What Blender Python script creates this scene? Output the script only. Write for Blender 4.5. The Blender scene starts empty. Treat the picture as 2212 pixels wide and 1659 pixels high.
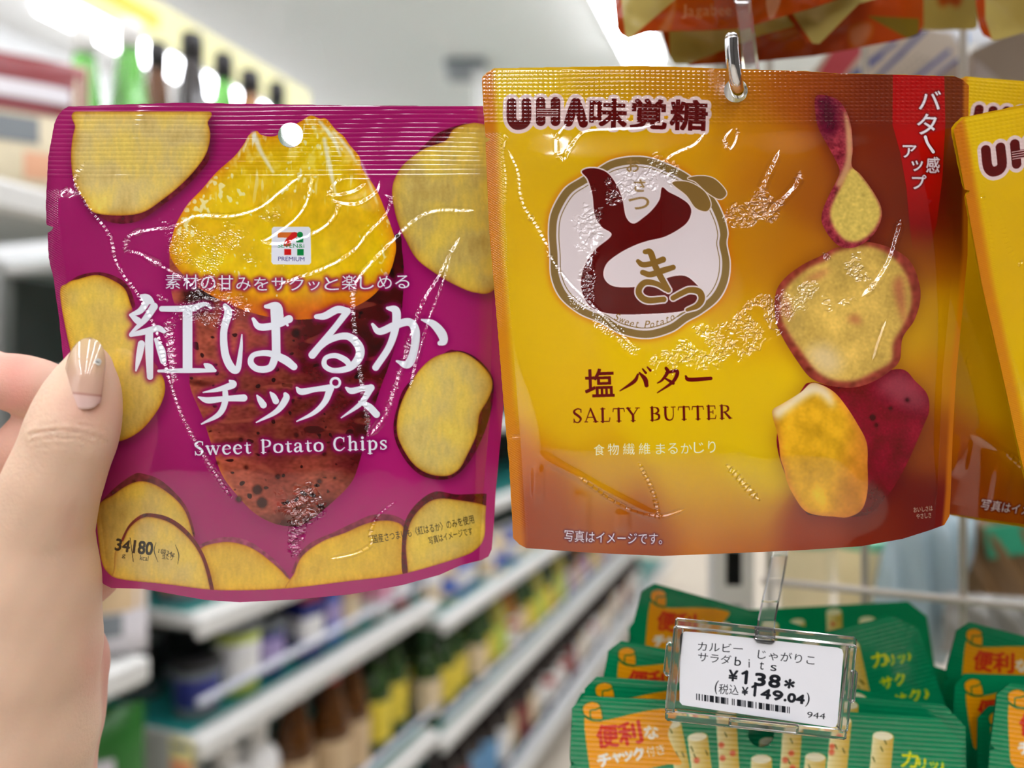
import bpy, math, random
import numpy as np
from mathutils import Vector, Matrix

# ------------------------------------------------------------------ camera, world, exposure
F, CX, CY, HC = 1660.0, 1106.0, 829.5, 1.40          # focal length in pixels, image centre, camera height
SC = bpy.context.scene
COL = SC.collection
cam_d = bpy.data.cameras.new('camera')
cam = bpy.data.objects.new('camera', cam_d)
COL.objects.link(cam)
cam.location = (0, 0, HC)
cam.rotation_euler = (math.radians(90), 0, 0)
cam_d.sensor_width = 36.0
cam_d.lens = 36.0 * F / 2212.0
cam_d.clip_start = 0.01
cam_d.dof.use_dof = True
cam_d.dof.focus_distance = 0.234
cam_d.dof.aperture_fstop = cam_d.lens / 5.5            # 5.5 mm opening
SC.camera = cam
wd = bpy.data.worlds.new('world')
SC.world = wd
wd.use_nodes = True
wd.node_tree.nodes['Background'].inputs[0].default_value = (1, 1, 1, 1)
wd.node_tree.nodes['Background'].inputs[1].default_value = 0.3
SC.view_settings.view_transform = 'Standard'
SC.view_settings.look = 'None'
SC.view_settings.exposure = 0.1
SC.view_settings.gamma = 1.0
SC.view_settings.use_curve_mapping = False
try:
    SC.cycles.max_bounces = 7; SC.cycles.diffuse_bounces = 3; SC.cycles.glossy_bounces = 3; SC.cycles.transmission_bounces = 7
    SC.cycles.caustics_reflective = False; SC.cycles.caustics_refractive = False
except Exception:
    pass
LAMP = 15.0                                             # radiance of the ceiling tubes
ALB = 1.08                                              # printed colours: reflectance = photo colour * ALB
TH = math.atan((1720 - CX) / F)                         # the aisle runs this far right of the view
ROWS = (-0.56, -2.35, 0.45, 1.45)                            # lateral place of the ceiling lamp rows; last two added for light and glints
ZL = 1.27                                               # lamp height above the camera

rng = np.random.default_rng(5)
random.seed(5)

def W(px, py, Y):
    return Vector(((px - CX) / F * Y, Y, HC + (CY - py) / F * Y))

def AI(a, b, z):                                        # aisle frame: a right, b along, z above the camera
    return Vector((b * math.sin(TH) + a * math.cos(TH), b * math.cos(TH) - a * math.sin(TH), HC + z))

# ------------------------------------------------------------------ object helpers
def tag(o, label=None, cat=None, group=None, kind=None):
    if label: o['label'] = label
    if cat: o['category'] = cat
    if group: o['group'] = group
    if kind: o['kind'] = kind
    return o

def empty(name, loc=(0, 0, 0), rot=(0, 0, 0)):
    o = bpy.data.objects.new(name, None)
    o.empty_display_size = 0.02
    o.location = loc
    o.rotation_euler = rot
    COL.objects.link(o)
    return o

def link(name, me, mats, parent=None, loc=None):
    for m in (mats if isinstance(mats, (list, tuple)) else [mats]):
        me.materials.append(m)
    o = bpy.data.objects.new(name, me)
    COL.objects.link(o)
    if loc is not None: o.location = loc
    if parent is not None: o.parent = parent
    return o

def copy_tree(o, parent=None):
    c = o.copy()
    COL.objects.link(c)
    if parent is not None:
        c.parent = parent
    for ch in list(o.children):
        copy_tree(ch, c)
    return c

def np_mesh(name, V, Q, smooth=True, col=None):
    me = bpy.data.meshes.new(name)
    V = np.asarray(V, np.float32); Q = np.asarray(Q, np.int32)
    n, k = Q.shape
    me.vertices.add(len(V)); me.vertices.foreach_set('co', V.ravel())
    me.loops.add(n * k); me.loops.foreach_set('vertex_index', Q.ravel())
    me.polygons.add(n)
    me.polygons.foreach_set('loop_start', np.arange(0, n * k, k, dtype=np.int32))
    me.polygons.foreach_set('use_smooth', np.full(n, smooth))
    me.update(calc_edges=True)
    if col is not None:
        a = me.color_attributes.new('print', 'FLOAT_COLOR', 'POINT')
        c = np.ones((len(V), 4), np.float32); c[:, :3] = col
        a.data.foreach_set('color', c.ravel())
    return me

class MB:                                                # collects polygons into one mesh
    def __init__(s): s.v = []; s.f = []; s.sm = []
    def add(s, vs, fs, smooth=False):
        n = len(s.v); s.v += [tuple(v) for v in vs]
        s.f += [tuple(i + n for i in f) for f in fs]; s.sm += [smooth] * len(fs)
        return s
    def box(s, c, d, M=None, bev=0.0):
        x, y, z = (q / 2 for q in d)
        b = min(bev, x * .9, y * .9, z * .9)
        vs = []; fs = []
        if b <= 0:
            vs = [Vector((i * x, j * y, k * z)) for i in (-1, 1) for j in (-1, 1) for k in (-1, 1)]
            fs = [(0, 1, 3, 2), (4, 6, 7, 5), (0, 4, 5, 1), (2, 3, 7, 6), (0, 2, 6, 4), (1, 5, 7, 3)]
        else:                                            # rounded in plan and section
            prof = [(-z, -b), (-z + b, 0), (z - b, 0), (z, -b)]
            rings = []
            for zz, e in prof:
                r = []
                for qx, qy, a0 in ((1, 1, 0), (-1, 1, 90), (-1, -1, 180), (1, -1, 270)):
                    for t in range(4):
                        an = math.radians(a0 + t * 30)
                        r.append(Vector((qx * (x - b) + (b + e) * math.cos(an), qy * (y - b) + (b + e) * math.sin(an), zz)))
                rings.append(r)
            m = 16
            for r in rings: vs += r
            for i in range(len(rings) - 1):
                for j in range(m):
                    fs.append((i * m + j, i * m + (j + 1) % m, (i + 1) * m + (j + 1) % m, (i + 1) * m + j))
            fs.append(tuple(reversed(range(m)))); fs.append(tuple(range(3 * m, 4 * m)))
        M = M or Matrix.Identity(3)
        c = Vector(c)
        return s.add([c + M @ v for v in vs], fs)
    def tube(s, pts, r, n=10, cap=True):
        pts = [Vector(p) for p in pts]
        rs = r if isinstance(r, (list, tuple)) else [r] * len(pts)
        vs = []; fs = []; up = None
        for i, p in enumerate(pts):
            t = (pts[min(i + 1, len(pts) - 1)] - pts[max(i - 1, 0)]).normalized()
            if up is None: up = Vector((0, 0, 1)) if abs(t.z) < .9 else Vector((0, 1, 0))
            a = t.cross(up).normalized(); b = a.cross(t); up = b
            vs += [p + rs[i] * (math.cos(2 * math.pi * k / n) * a + math.sin(2 * math.pi * k / n) * b) for k in range(n)]
        for i in range(len(pts) - 1):
            fs += [(i * n + k, i * n + (k + 1) % n, (i + 1) * n + (k + 1) % n, (i + 1) * n + k) for k in range(n)]
        if cap:
            fs += [tuple(reversed(range(n))), tuple(range(len(vs) - n, len(vs)))]
        return s.add(vs, fs, True)
    def lathe(s, prof, n=20, c=(0, 0, 0)):
        c = Vector(c); vs = []; fs = []
        for r, z in prof:
            vs += [c + Vector((r * math.cos(2 * math.pi * k / n), r * math.sin(2 * math.pi * k / n), z)) for k in range(n)]
        for i in range(len(prof) - 1):
            fs += [(i * n + k, i * n + (k + 1) % n, (i + 1) * n + (k + 1) % n, (i + 1) * n + k) for k in range(n)]
        fs += [tuple(reversed(range(n))), tuple(range(len(vs) - n, len(vs)))]
        return s.add(vs, fs, True)
    def mesh(s, name):
        me = bpy.data.meshes.new(name)
        me.from_pydata(s.v, [], s.f)
        me.polygons.foreach_set('use_smooth', s.sm)
        me.update()
        return me
    def build(s, name, mat, parent=None, loc=None):
        return link(name, s.mesh(name), mat, parent, loc)

def RZ(a): return Matrix.Rotation(a, 3, 'Z')
RA = RZ(-TH)                                             # local x = across, local y = along the aisle

# ------------------------------------------------------------------ colours and materials
def lin(c):
    c = np.asarray(c, float) / 255.0
    return np.where(c <= .04045, c / 12.92, ((c + .055) / 1.055) ** 2.4)

def alb(c, g=None):
    return tuple(np.clip(lin(c) * (g or ALB), 0.002, .93))

def mat(name, rgb=None, rough=.5, metal=0., spec=.5, trans=0., emit=0., attr=False, noise=0., nscale=20., bump=0., bscale=60., coat=0., sss=0., ior=1.5):
    m = bpy.data.materials.new(name)
    m.use_nodes = True
    nt = m.node_tree
    p = nt.nodes['Principled BSDF']
    p.inputs['Roughness'].default_value = rough
    p.inputs['Metallic'].default_value = metal
    p.inputs['Specular IOR Level'].default_value = spec
    p.inputs['IOR'].default_value = ior
    p.inputs['Transmission Weight'].default_value = trans
    p.inputs['Coat Weight'].default_value = coat
    p.inputs['Coat Roughness'].default_value = .05
    if sss:
        p.inputs['Subsurface Weight'].default_value = sss
        p.inputs['Subsurface Radius'].default_value = (1.0, .35, .2)
        p.inputs['Subsurface Scale'].default_value = .004
    src = None
    if attr:
        a = nt.nodes.new('ShaderNodeVertexColor'); a.layer_name = 'print'
        src = a.outputs['Color']
    elif rgb is not None:
        c = alb(rgb)
        p.inputs['Base Color'].default_value = (*c, 1)
        if noise:
            tc = nt.nodes.new('ShaderNodeTexCoord')
            nz = nt.nodes.new('ShaderNodeTexNoise'); nz.inputs['Scale'].default_value = nscale
            nz.inputs['Detail'].default_value = 5
            nt.links.new(tc.outputs['Object'], nz.inputs['Vector'])
            mx = nt.nodes.new('ShaderNodeMix'); mx.data_type = 'RGBA'
            mx.inputs[6].default_value = (*[q * (1 - noise) for q in c], 1)
            mx.inputs[7].default_value = (*[min(1, q * (1 + noise)) for q in c], 1)
            nt.links.new(nz.outputs['Fac'], mx.inputs[0])
            src = mx.outputs[2]
    if src is not None:
        nt.links.new(src, p.inputs['Base Color'])
    if bump:
        tc = nt.nodes.new('ShaderNodeTexCoord')
        nz = nt.nodes.new('ShaderNodeTexNoise'); nz.inputs['Scale'].default_value = bscale
        bp = nt.nodes.new('ShaderNodeBump'); bp.inputs['Strength'].default_value = bump
        bp.inputs['Distance'].default_value = .002
        nt.links.new(tc.outputs['Object'], nz.inputs['Vector'])
        nt.links.new(nz.outputs['Fac'], bp.inputs['Height'])
        nt.links.new(bp.outputs['Normal'], p.inputs['Normal'])
    if emit:
        p.inputs['Emission Color'].default_value = (.985, 1.0, 1.065, 1)
        p.inputs['Emission Strength'].default_value = emit
    return m

FILM = mat('printed_glossy_film', attr=True, rough=.06, spec=1.0, coat=.55)
FILMB = mat('printed_film', attr=True, rough=.2, spec=.5)
PAPER = mat('printed_paper', attr=True, rough=.45, spec=.35)

# ------------------------------------------------------------------ the setting
M_wall = mat('white_wall', (236, 236, 235), rough=.7)
M_ceil = mat('ceiling_panels', (236, 234, 230), rough=.8)
M_floor = mat('beige_floor_tiles', (190, 180, 164), rough=.35, noise=.06, nscale=9)
M_tube = mat('lamp_diffuser', (255, 255, 255), emit=LAMP)
M_fix = mat('lamp_housing', (235, 235, 232), rough=.5)

def slab(name, a0, a1, b0, b1, z0, z1, m):
    mb = MB().box(AI((a0 + a1) / 2, (b0 + b1) / 2, (z0 + z1) / 2), (abs(a1 - a0), abs(b1 - b0), abs(z1 - z0)), RA)
    return tag(mb.build(name, m), kind='structure')

slab('floor', -3.2, 3.2, -5, 9.2, -1.45, -1.40, M_floor)
slab('ceiling', -3.2, 3.2, -5, 9.2, 1.32, 1.38, M_ceil)
slab('wall_left', -2.85, -2.75, -5, 9.2, -1.40, 1.32, M_wall)
M_dim = mat('dim_brown_wall', (72, 68, 64), rough=.8)
slab('wall_right', 3.05, 3.15, -5, 9.2, -1.40, 1.32, M_dim)
slab('wall_far', -3.05, 3.05, 9.05, 9.15, -1.40, 1.32, mat('cream_wall', (226, 218, 200), rough=.7))
slab('wall_back', -3.05, 3.05, -4.95, -4.85, -1.40, 1.32, M_dim)

fix_h = MB().box((0, 0, .02), (.16, 1.2, .04), bev=.006).mesh('lamp_housing')
fix_d = MB().box((0, 0, -.012), (.125, 1.16, .03), bev=.012).mesh('lamp_diffuser')
side = {-.56: 'middle ceiling row', -2.35: 'left ceiling row', 0.45: 'added row right of the middle', 1.45: 'added right ceiling row'}
ordn = ['first', 'second', 'third', 'fourth', 'fifth', 'sixth', 'seventh', 'eighth', 'ninth', 'tenth', 'eleventh', 'twelfth', 'thirteenth', 'fourteenth', 'fifteenth', 'sixteenth', 'seventeenth', 'eighteenth', 'nineteenth', 'twentieth']
first = True
for a in ROWS:
    for i in range(10):
        b = -4.15 + i * 1.32
        t = empty('ceiling_light', AI(a, b, 1.28), (0, 0, -TH))
        tag(t, 'white strip light, %s from the back wall in the %s' % (ordn[i], side[a]), 'ceiling light', 'strip lights, ' + side[a])
        h = bpy.data.objects.new('housing', fix_h); d = bpy.data.objects.new('diffuser', fix_d)
        for o, m in ((h, M_fix), (d, M_tube)):
            if not o.data.materials: o.data.materials.append(m)
            COL.objects.link(o); o.parent = t
# ------------------------------------------------------------------ a small painter: prints are painted onto the vertices of finely gridded film
def gblur(a, s):
    if s <= 0: return a
    p = int(4 * s) + 2
    ap = np.pad(a, p, mode='edge')
    fy = np.fft.fftfreq(ap.shape[0])[:, None]; fx = np.fft.rfftfreq(ap.shape[1])[None, :]
    g = np.exp(-2 * (math.pi * s) ** 2 * (fy ** 2 + fx ** 2))
    r = np.fft.irfft2(np.fft.rfft2(ap) * g, s=ap.shape)
    return r[p:-p, p:-p]

def nz(shape, s, sy=None, seed=0):                       # smooth noise, zero mean, unit deviation
    r = np.random.default_rng(seed).standard_normal(shape)
    fy = np.fft.fftfreq(shape[0])[:, None]; fx = np.fft.rfftfreq(shape[1])[None, :]
    g = np.exp(-2 * math.pi ** 2 * ((fy * (sy or s)) ** 2 + (fx * s) ** 2))
    r = np.fft.irfft2(np.fft.rfft2(r) * g, s=shape)
    return (r - r.mean()) / (r.std() + 1e-9)

def cat(pts, closed=False, n=8):                         # smooth curve through points
    P = np.asarray(pts, float)
    if len(P) < 3 and not closed:
        t = np.linspace(0, 1, n * 2)[:, None]; return P[0] * (1 - t) + P[-1] * t
    if closed: Q = np.vstack([P[-1], P, P[0], P[1]])
    else: Q = np.vstack([2 * P[0] - P[1], P, 2 * P[-1] - P[-2]])
    out = []
    t = np.linspace(0, 1, n, endpoint=False)[:, None]
    for i in range(len(Q) - 3):
        a, b, c, d = Q[i:i + 4]
        out.append(.5 * (2 * b + (c - a) * t + (2 * a - 5 * b + 4 * c - d) * t ** 2 + (3 * b - a - 3 * c + d) * t ** 3))
    r = np.vstack(out)
    return r if closed else np.vstack([r, P[-1]])

def even_odd(E, w, h, ss=3):
    m = np.zeros((h, w), np.float32)
    x0, y0, x1, y1 = E.T
    keep = np.abs(y0 - y1) > 1e-9
    x0, y0, x1, y1 = x0[keep], y0[keep], x1[keep], y1[keep]
    if not len(x0): return m
    lo, hi = np.minimum(y0, y1), np.maximum(y0, y1)
    r0, r1 = max(0, int(math.floor(lo.min()))), min(h, int(math.ceil(hi.max())) + 1)
    for r in range(r0, r1):
        for k in range(ss):
            y = r + (k + .5) / ss
            s = (lo <= y) & (hi > y)
            if not s.any(): continue
            xs = np.sort(x0[s] + (y - y0[s]) * (x1[s] - x0[s]) / (y1[s] - y0[s]))
            row = m[r]
            for a, b in zip(xs[0::2], xs[1::2]):
                a = min(max(a, 0), w - 1e-4); b = min(max(b, 0), w - 1e-4)
                ia, ib = int(a), int(b)
                if ia == ib: row[ia] += b - a
                else:
                    row[ia] += ia + 1 - a
                    if ib > ia + 1: row[ia + 1:ib] += 1
                    row[ib] += b - ib
    return np.minimum(m / ss, 1)

_glyph = {}
def text_edges(s):
    if s not in _glyph:
        c = bpy.data.curves.new('t', 'FONT'); c.body = s; c.size = 1; c.resolution_u = 5
        o = bpy.data.objects.new('t', c); COL.objects.link(o)
        me = o.evaluated_get(bpy.context.evaluated_depsgraph_get()).to_mesh()
        co = np.array([v.co[:2] for v in me.vertices])
        E = []
        for p in me.polygons:
            v = list(p.vertices)
            for i in range(len(v)): E.append((v[i], v[(i + 1) % len(v)]))
        E = np.array(E)
        _glyph[s] = np.hstack([co[E[:, 0]], co[E[:, 1]]])
        bpy.data.objects.remove(o); bpy.data.curves.remove(c)
    return _glyph[s].copy()

class Canvas:
    def __init__(s, x0, y0, x1, y1, st=1.0, base=(255, 255, 255)):
        s.x0, s.y0, s.s = x0, y0, st
        s.w = int(round((x1 - x0) / st)) + 1; s.h = int(round((y1 - y0) / st)) + 1
        s.C = np.empty((s.h, s.w, 3), np.float32); s.C[:] = base
        s.X, s.Y = np.meshgrid(x0 + np.arange(s.w) * st, y0 + np.arange(s.h) * st)
    def g(s, P):
        P = np.asarray(P, float)[:, :2]
        return (P - (s.x0, s.y0)) / s.s + .5
    def zero(s): return np.zeros((s.h, s.w), np.float32)
    def edges(s, E): return even_odd(np.hstack([s.g(E[:, :2]), s.g(E[:, 2:])]), s.w, s.h)
    def poly(s, P, smooth=True):
        P = cat(P, True) if smooth else np.asarray(P, float)
        return s.edges(np.hstack([P, np.roll(P, -1, 0)]))
    def stroke(s, P, n=None, m=None):                    # (x, y, width) points
        P = np.asarray(P, float)
        L = np.sum(np.hypot(*np.diff(P[:, :2], axis=0).T))
        Q = cat(P, False, max(4, int(L / s.s / max(1, len(P) - 1) * 1.3)))
        m = s.zero() if m is None else m
        c = s.g(Q); r = Q[:, 2] / 2 / s.s
        for (x, y), q in zip(c, r):
            x -= .5; y -= .5
            i0, i1 = max(0, int(x - q - 1)), min(s.w, int(x + q + 3)); j0, j1 = max(0, int(y - q - 1)), min(s.h, int(y + q + 3))
            if i0 >= i1 or j0 >= j1: continue
            d = np.hypot(np.arange(i0, i1)[None] - x, np.arange(j0, j1)[:, None] - y)
            m[j0:j1, i0:i1] = np.maximum(m[j0:j1, i0:i1], np.clip(q - d + .5, 0, 1))
        return m
    def strokes(s, L):
        m = s.zero()
        for P in L: s.stroke(P, m=m)
        return m
    def disc(s, x, y, r): return np.clip((r - np.hypot(s.X - x, s.Y - y)) / s.s + .5, 0, 1)
    def run(s, body, p0, p1, h, sag=0., shear=0.):       # text between two points of its bottom line, h high
        E = text_edges(body)
        P = E.reshape(-1, 2)
        lo, hi = P.min(0), P.max(0)
        t = (P[:, 0] - lo[0]) / (hi[0] - lo[0]); v = (P[:, 1] - lo[1]) / (hi[1] - lo[1])
        p0 = np.array(p0, float); p1 = np.array(p1, float)
        d = p1 - p0; L = np.hypot(*d); n = np.array([d[1], -d[0]]) / L
        Q = p0 + t[:, None] * d + v[:, None] * h * n + (v * h * shear)[:, None] * d / L
        Q[:, 1] += sag * 4 * t * (1 - t)
        return s.edges(Q.reshape(-1, 4))
    def grow(s, m, r):
        r = r / s.s; o = m.copy(); k = int(math.ceil(r))
        for i in range(-k, k + 1):
            for j in range(-k, k + 1):
                d = math.hypot(i, j)
                if d and d <= r + .3: o = np.maximum(o, np.roll(np.roll(m, i, 0), j, 1) * min(1, r + 1 - d))
        return o
    def blur(s, m, r): return gblur(m, r / s.s)
    def noise(s, r, ry=None, seed=0): return nz((s.h, s.w), r / s.s, (ry or r) / s.s, seed)
    def paint(s, m, c, a=1.0):
        m = (m * a)[..., None]
        s.C += (np.asarray(c, np.float32) - s.C) * m
    def mul(s, m, c): s.C *= 1 + (np.asarray(c, np.float32) - 1) * m[..., None]
    def scatter(s, pts, pw=3.0, st=8):                   # colour field through samples
        yy, xx = s.Y[::st, ::st], s.X[::st, ::st]
        num = 0; den = 0
        for x, y, c in pts:
            w = np.exp(-((xx - x) ** 2 + (yy - y) ** 2) / (2 * pw * pw)) + 1e-9 / ((xx - x) ** 2 + (yy - y) ** 2 + 1)
            num = num + w[..., None] * np.array(c, float); den = den + w
        f = num / den[..., None]
        gy = np.clip(np.arange(s.h) / st, 0, f.shape[0] - 1.001); gx = np.clip(np.arange(s.w) / st, 0, f.shape[1] - 1.001)
        j = gy.astype(int); i = gx.astype(int); b = (gy - j)[:, None, None]; a = (gx - i)[None, :, None]
        j1 = np.minimum(j + 1, f.shape[0] - 1); i1 = np.minimum(i + 1, f.shape[1] - 1)
        r = (f[j][:, i] * (1 - a) + f[j][:, i1] * a) * (1 - b) + (f[j1][:, i] * (1 - a) + f[j1][:, i1] * a) * b
        return np.dstack([gblur(r[..., k], st * .6) for k in range(3)]).astype(np.float32)
    def linear(s, g=None): return np.clip((lin(np.clip(s.C, 0, 255)) - .016) * (g or ALB), .002, .93)   # less what the film mirrors of the room

# ------------------------------------------------------------------ pouches: a gridded film panel cut to a traced outline
def nearest_on(poly, P):
    A = poly; B = np.roll(poly, -1, 0); D = B - A
    best = np.full(len(P), 1e18); out = P.copy()
    for a, d in zip(A, D):
        t = np.clip(((P - a) @ d) / (d @ d + 1e-12), 0, 1)
        q = a + t[:, None] * d
        e = ((P - q) ** 2).sum(1)
        s = e < best
        best[s] = e[s]; out[s] = q[s]
    return out, np.sqrt(best)

def inside(loops, X, Y):
    r = np.zeros(X.shape, bool)
    for L in loops:
        x0, y0 = L[:, 0], L[:, 1]; x1, y1 = np.roll(x0, -1), np.roll(y0, -1)
        for a, b, c, d in zip(x0, y0, x1, y1):
            if b == d: continue
            lo, hi = min(b, d), max(b, d)
            j = np.where((Y[:, 0] >= lo) & (Y[:, 0] < hi))[0]
            if not len(j): continue
            xx = a + (Y[j, 0] - b) * (c - a) / (d - b)
            r[j] ^= X[j] < xx[:, None]
    return r

def circle(x, y, r, n=40):
    t = np.linspace(0, 2 * math.pi, n, endpoint=False)
    return np.stack([x + r * np.cos(t), y + r * np.sin(t)], 1)

def panel(name, cv, loops, depth, hmm, mats, parent, base, yr=None, flip=False, gain=None):
    """grid of the canvas cut to the loops (outline first, then holes); hmm = height towards the camera in mm"""
    X, Y = cv.X, cv.Y
    fx, fy = X[:-1, :-1] + cv.s / 2, Y[:-1, :-1] + cv.s / 2
    keep = inside(loops, fx, fy)
    if yr: keep &= (fy >= yr[0]) & (fy < yr[1])
    idx = np.arange(cv.h * cv.w).reshape(cv.h, cv.w)
    Q = np.stack([idx[:-1, :-1][keep], idx[1:, :-1][keep], idx[1:, 1:][keep], idx[:-1, 1:][keep]], 1)
    cnt = np.bincount(Q.ravel(), minlength=cv.h * cv.w)
    used = np.where(cnt > 0)[0]
    px = np.stack([X.ravel()[used], Y.ravel()[used]], 1)
    bd = cnt[used] < 4
    if yr: bd &= (px[:, 1] > yr[0] + cv.s) & (px[:, 1] < yr[1] - cv.s) | (cnt[used] == 1)
    if bd.any():
        P = px[bd]; q = P.copy(); best = np.full(len(P), 1e9)
        for L in loops:
            c, d = nearest_on(L, P)
            s = d < best; q[s] = c[s]; best[s] = d[s]
        ok = best < 1.6 * cv.s
        P[ok] = q[ok]; px[bd] = P
    Yd = depth(px[:, 0], px[:, 1]) - hmm.ravel()[used] / 1000.0
    V = np.stack([(px[:, 0] - CX) / F * Yd, Yd, HC + (CY - px[:, 1]) / F * Yd], 1) - np.array(base)
    re = np.zeros(cv.h * cv.w, np.int32); re[used] = np.arange(len(used))
    Q = re[Q]
    if flip: Q = Q[:, ::-1]
    me = np_mesh(name, V, Q, True, cv.linear(gain).reshape(-1, 3)[used])
    return link(name, me, mats, parent)

def lamp_target(px, py, Yd, gx, gy, rows=ROWS):
    """film gradient (px units) that would mirror the nearest lamp row into the lens"""
    X = np.stack([(px - CX) / F * Yd, Yd, (CY - py) / F * Yd], 1)
    V = -X / np.linalg.norm(X, axis=1)[:, None]
    bx = gx.copy(); by = gy.copy(); best = np.full(len(px), 1e9)
    for a in rows:
        for b in np.arange(-4.6, .6, .12):
            Lp = np.array(AI(a, b, ZL)) - (0, 0, HC)
            L = Lp - X; L /= np.linalg.norm(L, axis=1)[:, None]
            H = L + V
            tx, ty = H[:, 0] / H[:, 1], H[:, 2] / -H[:, 1]   # film gradient h_x = -sx, h_py = sz
            e = (tx - gx) ** 2 + (ty - gy) ** 2
            s = e < best
            best[s] = e[s]; bx[s] = tx[s]; by[s] = ty[s]
    return bx, by

def mirror_hit(px, py, Yd, gx, gy, slack=1.0):
    P = np.stack([(px - CX) / F * Yd, Yd, (CY - py) / F * Yd], 1)
    N = np.stack([-gx, -np.ones_like(gx), gy], 1); N /= np.linalg.norm(N, axis=1)[:, None]
    I = P / np.linalg.norm(P, axis=1)[:, None]
    R = I - 2 * (I * N).sum(1)[:, None] * N
    H = P + ((ZL - P[:, 2]) / np.maximum(R[:, 2], 1e-6))[:, None] * R
    a = H[:, 0] * math.cos(TH) - H[:, 1] * math.sin(TH); b = H[:, 0] * math.sin(TH) + H[:, 1] * math.cos(TH)
    m = np.zeros(len(px), bool)
    for r in ROWS: m |= np.abs(a - r) < .045 * slack
    return m & (R[:, 2] > 0) & (b > -4.7) & (b < .3)

def creases(cv, h, depth, curves, kpx):
    """fold the film along traced curves so that it turns through the lamp's mirror angle there. curve: (points, width, jag)"""
    g0y, g0x = np.gradient(gblur((h - 1000 * depth(cv.X, cv.Y)) * kpx, 6 / cv.s), cv.s)
    d2 = np.full((cv.h, cv.w), 1e9, np.float32); off = cv.zero(); gp = cv.zero(); gl = cv.zero(); sg = cv.zero() + 3; jag = cv.zero()
    for P, wd_, jg in curves:
        wd_ *= 1.9
        Q = cat(P, False, 24)
        seg = np.hypot(*np.diff(Q, axis=0).T); S = np.concatenate([[0], np.cumsum(seg)])
        n = int(S[-1] / (cv.s * .8)) + 2
        s = np.linspace(0, S[-1], n); q = np.stack([np.interp(s, S, Q[:, 0]), np.interp(s, S, Q[:, 1])], 1)
        wob = np.cumsum(rng.standard_normal((n, 2)), 0); wob -= np.linspace(0, 1, n)[:, None] * wob[-1]
        q += np.clip(wob * .12, -3, 3) * min(1, jg + .3)
        i = np.clip(((q[:, 0] - cv.x0) / cv.s).astype(int), 0, cv.w - 1); j = np.clip(((q[:, 1] - cv.y0) / cv.s).astype(int), 0, cv.h - 1)
        tx, ty = lamp_target(q[:, 0], q[:, 1], depth(q[:, 0], q[:, 1]), g0x[j, i], g0y[j, i])
        dx, dy = np.clip(tx - g0x[j, i], -.55, .55), np.clip(ty - g0y[j, i], -.55, .55)
        t = np.gradient(q, axis=0); t /= np.linalg.norm(t, axis=1)[:, None] + 1e-9
        ks = np.ones(19) / 19; t = np.stack([np.convolve(np.pad(t[:, m], 9, mode='edge'), ks, 'valid') for m in (0, 1)], 1); t /= np.linalg.norm(t, axis=1)[:, None] + 1e-9
        vp = -dx * t[:, 1] + dy * t[:, 0]; vl = dx * t[:, 0] + dy * t[:, 1]
        need = np.full(n, 9.0); Dq = depth(q[:, 0], q[:, 1])                   # smallest cross slope that mirrors a lamp
        for sl in np.arange(-.5, .501, .008):
            hit = mirror_hit(q[:, 0], q[:, 1], Dq, g0x[j, i] - sl * t[:, 1], g0y[j, i] + sl * t[:, 0]) & (abs(sl) < np.abs(need))
            need[hit] = sl
        ok = need < 8
        if ok.any(): need = np.interp(np.arange(n), np.where(ok)[0], need[ok])
        k9 = np.ones(7) / 7; need = np.convolve(np.pad(need, 3, mode='edge'), k9, 'valid')
        vp = np.where(ok, need + .006 * np.sign(need), vp * 1.1); vl = np.where(ok, 0, vl * 1.05)
        per = 9 + 5 * rng.random(); ph = np.cumsum(.6 + .8 * rng.random(n)) * cv.s * .8
        saw = (ph % per) - per / 2
        taper = np.minimum(1, np.minimum(s, S[-1] - s) / 18 + .25)
        R = int(3 * wd_ / cv.s) + 1
        for k in range(n):
            i0, i1 = max(0, i[k] - R), min(cv.w, i[k] + R + 1); j0, j1 = max(0, j[k] - R), min(cv.h, j[k] + R + 1)
            ex = cv.X[j0:j1, i0:i1] - q[k, 0]; ey = cv.Y[j0:j1, i0:i1] - q[k, 1]
            e = ex * ex + ey * ey
            w = e < d2[j0:j1, i0:i1]
            pn = ex * -t[k, 1] + ey * t[k, 0]
            for A, v in ((off, pn), (gp, vp[k]), (gl, vl[k] * saw[k]), (sg, wd_ * taper[k]), (jag, jg), (d2, e)):
                A[j0:j1, i0:i1][w] = v[w] if isinstance(v, np.ndarray) else v
    win = np.exp(-(d2 / (sg * sg)) ** 2)
    fine = nz((cv.h, cv.w), 1.8 / cv.s, seed=77)
    return h + win * (gp * off + gl + fine * jag * .03) / kpx

def cells(cv, c, seed):
    """jittered cells of size c: offsets of every point from its cell's centre and the cell's own random numbers"""
    r = np.random.default_rng(seed)
    gw, gh = int(cv.w * cv.s / c) + 4, int(cv.h * cv.s / c) + 4
    J = r.random((gh, gw, 2)); K = r.standard_normal((gh, gw, 3))
    gx, gy = (cv.X - cv.x0) / c + 1, (cv.Y - cv.y0) / c + 1
    gx = gx + .25 * cv.noise(3, seed=seed + 1); gy = gy + .25 * cv.noise(3, seed=seed + 2)
    ix, iy = np.clip(gx.astype(int), 1, gw - 2), np.clip(gy.astype(int), 1, gh - 2)
    best = np.full(gx.shape, 1e9); ox = np.zeros(gx.shape); oy = ox.copy(); k = np.zeros(gx.shape + (3,))
    for a in (-1, 0, 1):
        for b in (-1, 0, 1):
            p = J[iy + b, ix + a]
            ex, ey = gx - (ix + a) - p[..., 0], gy - (iy + b) - p[..., 1]
            d = ex * ex + ey * ey; s = d < best
            best[s] = d[s]; ox[s] = ex[s] * c; oy[s] = ey[s] * c; k[s] = K[iy + b, ix + a][s]
    return ox, oy, k

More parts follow.
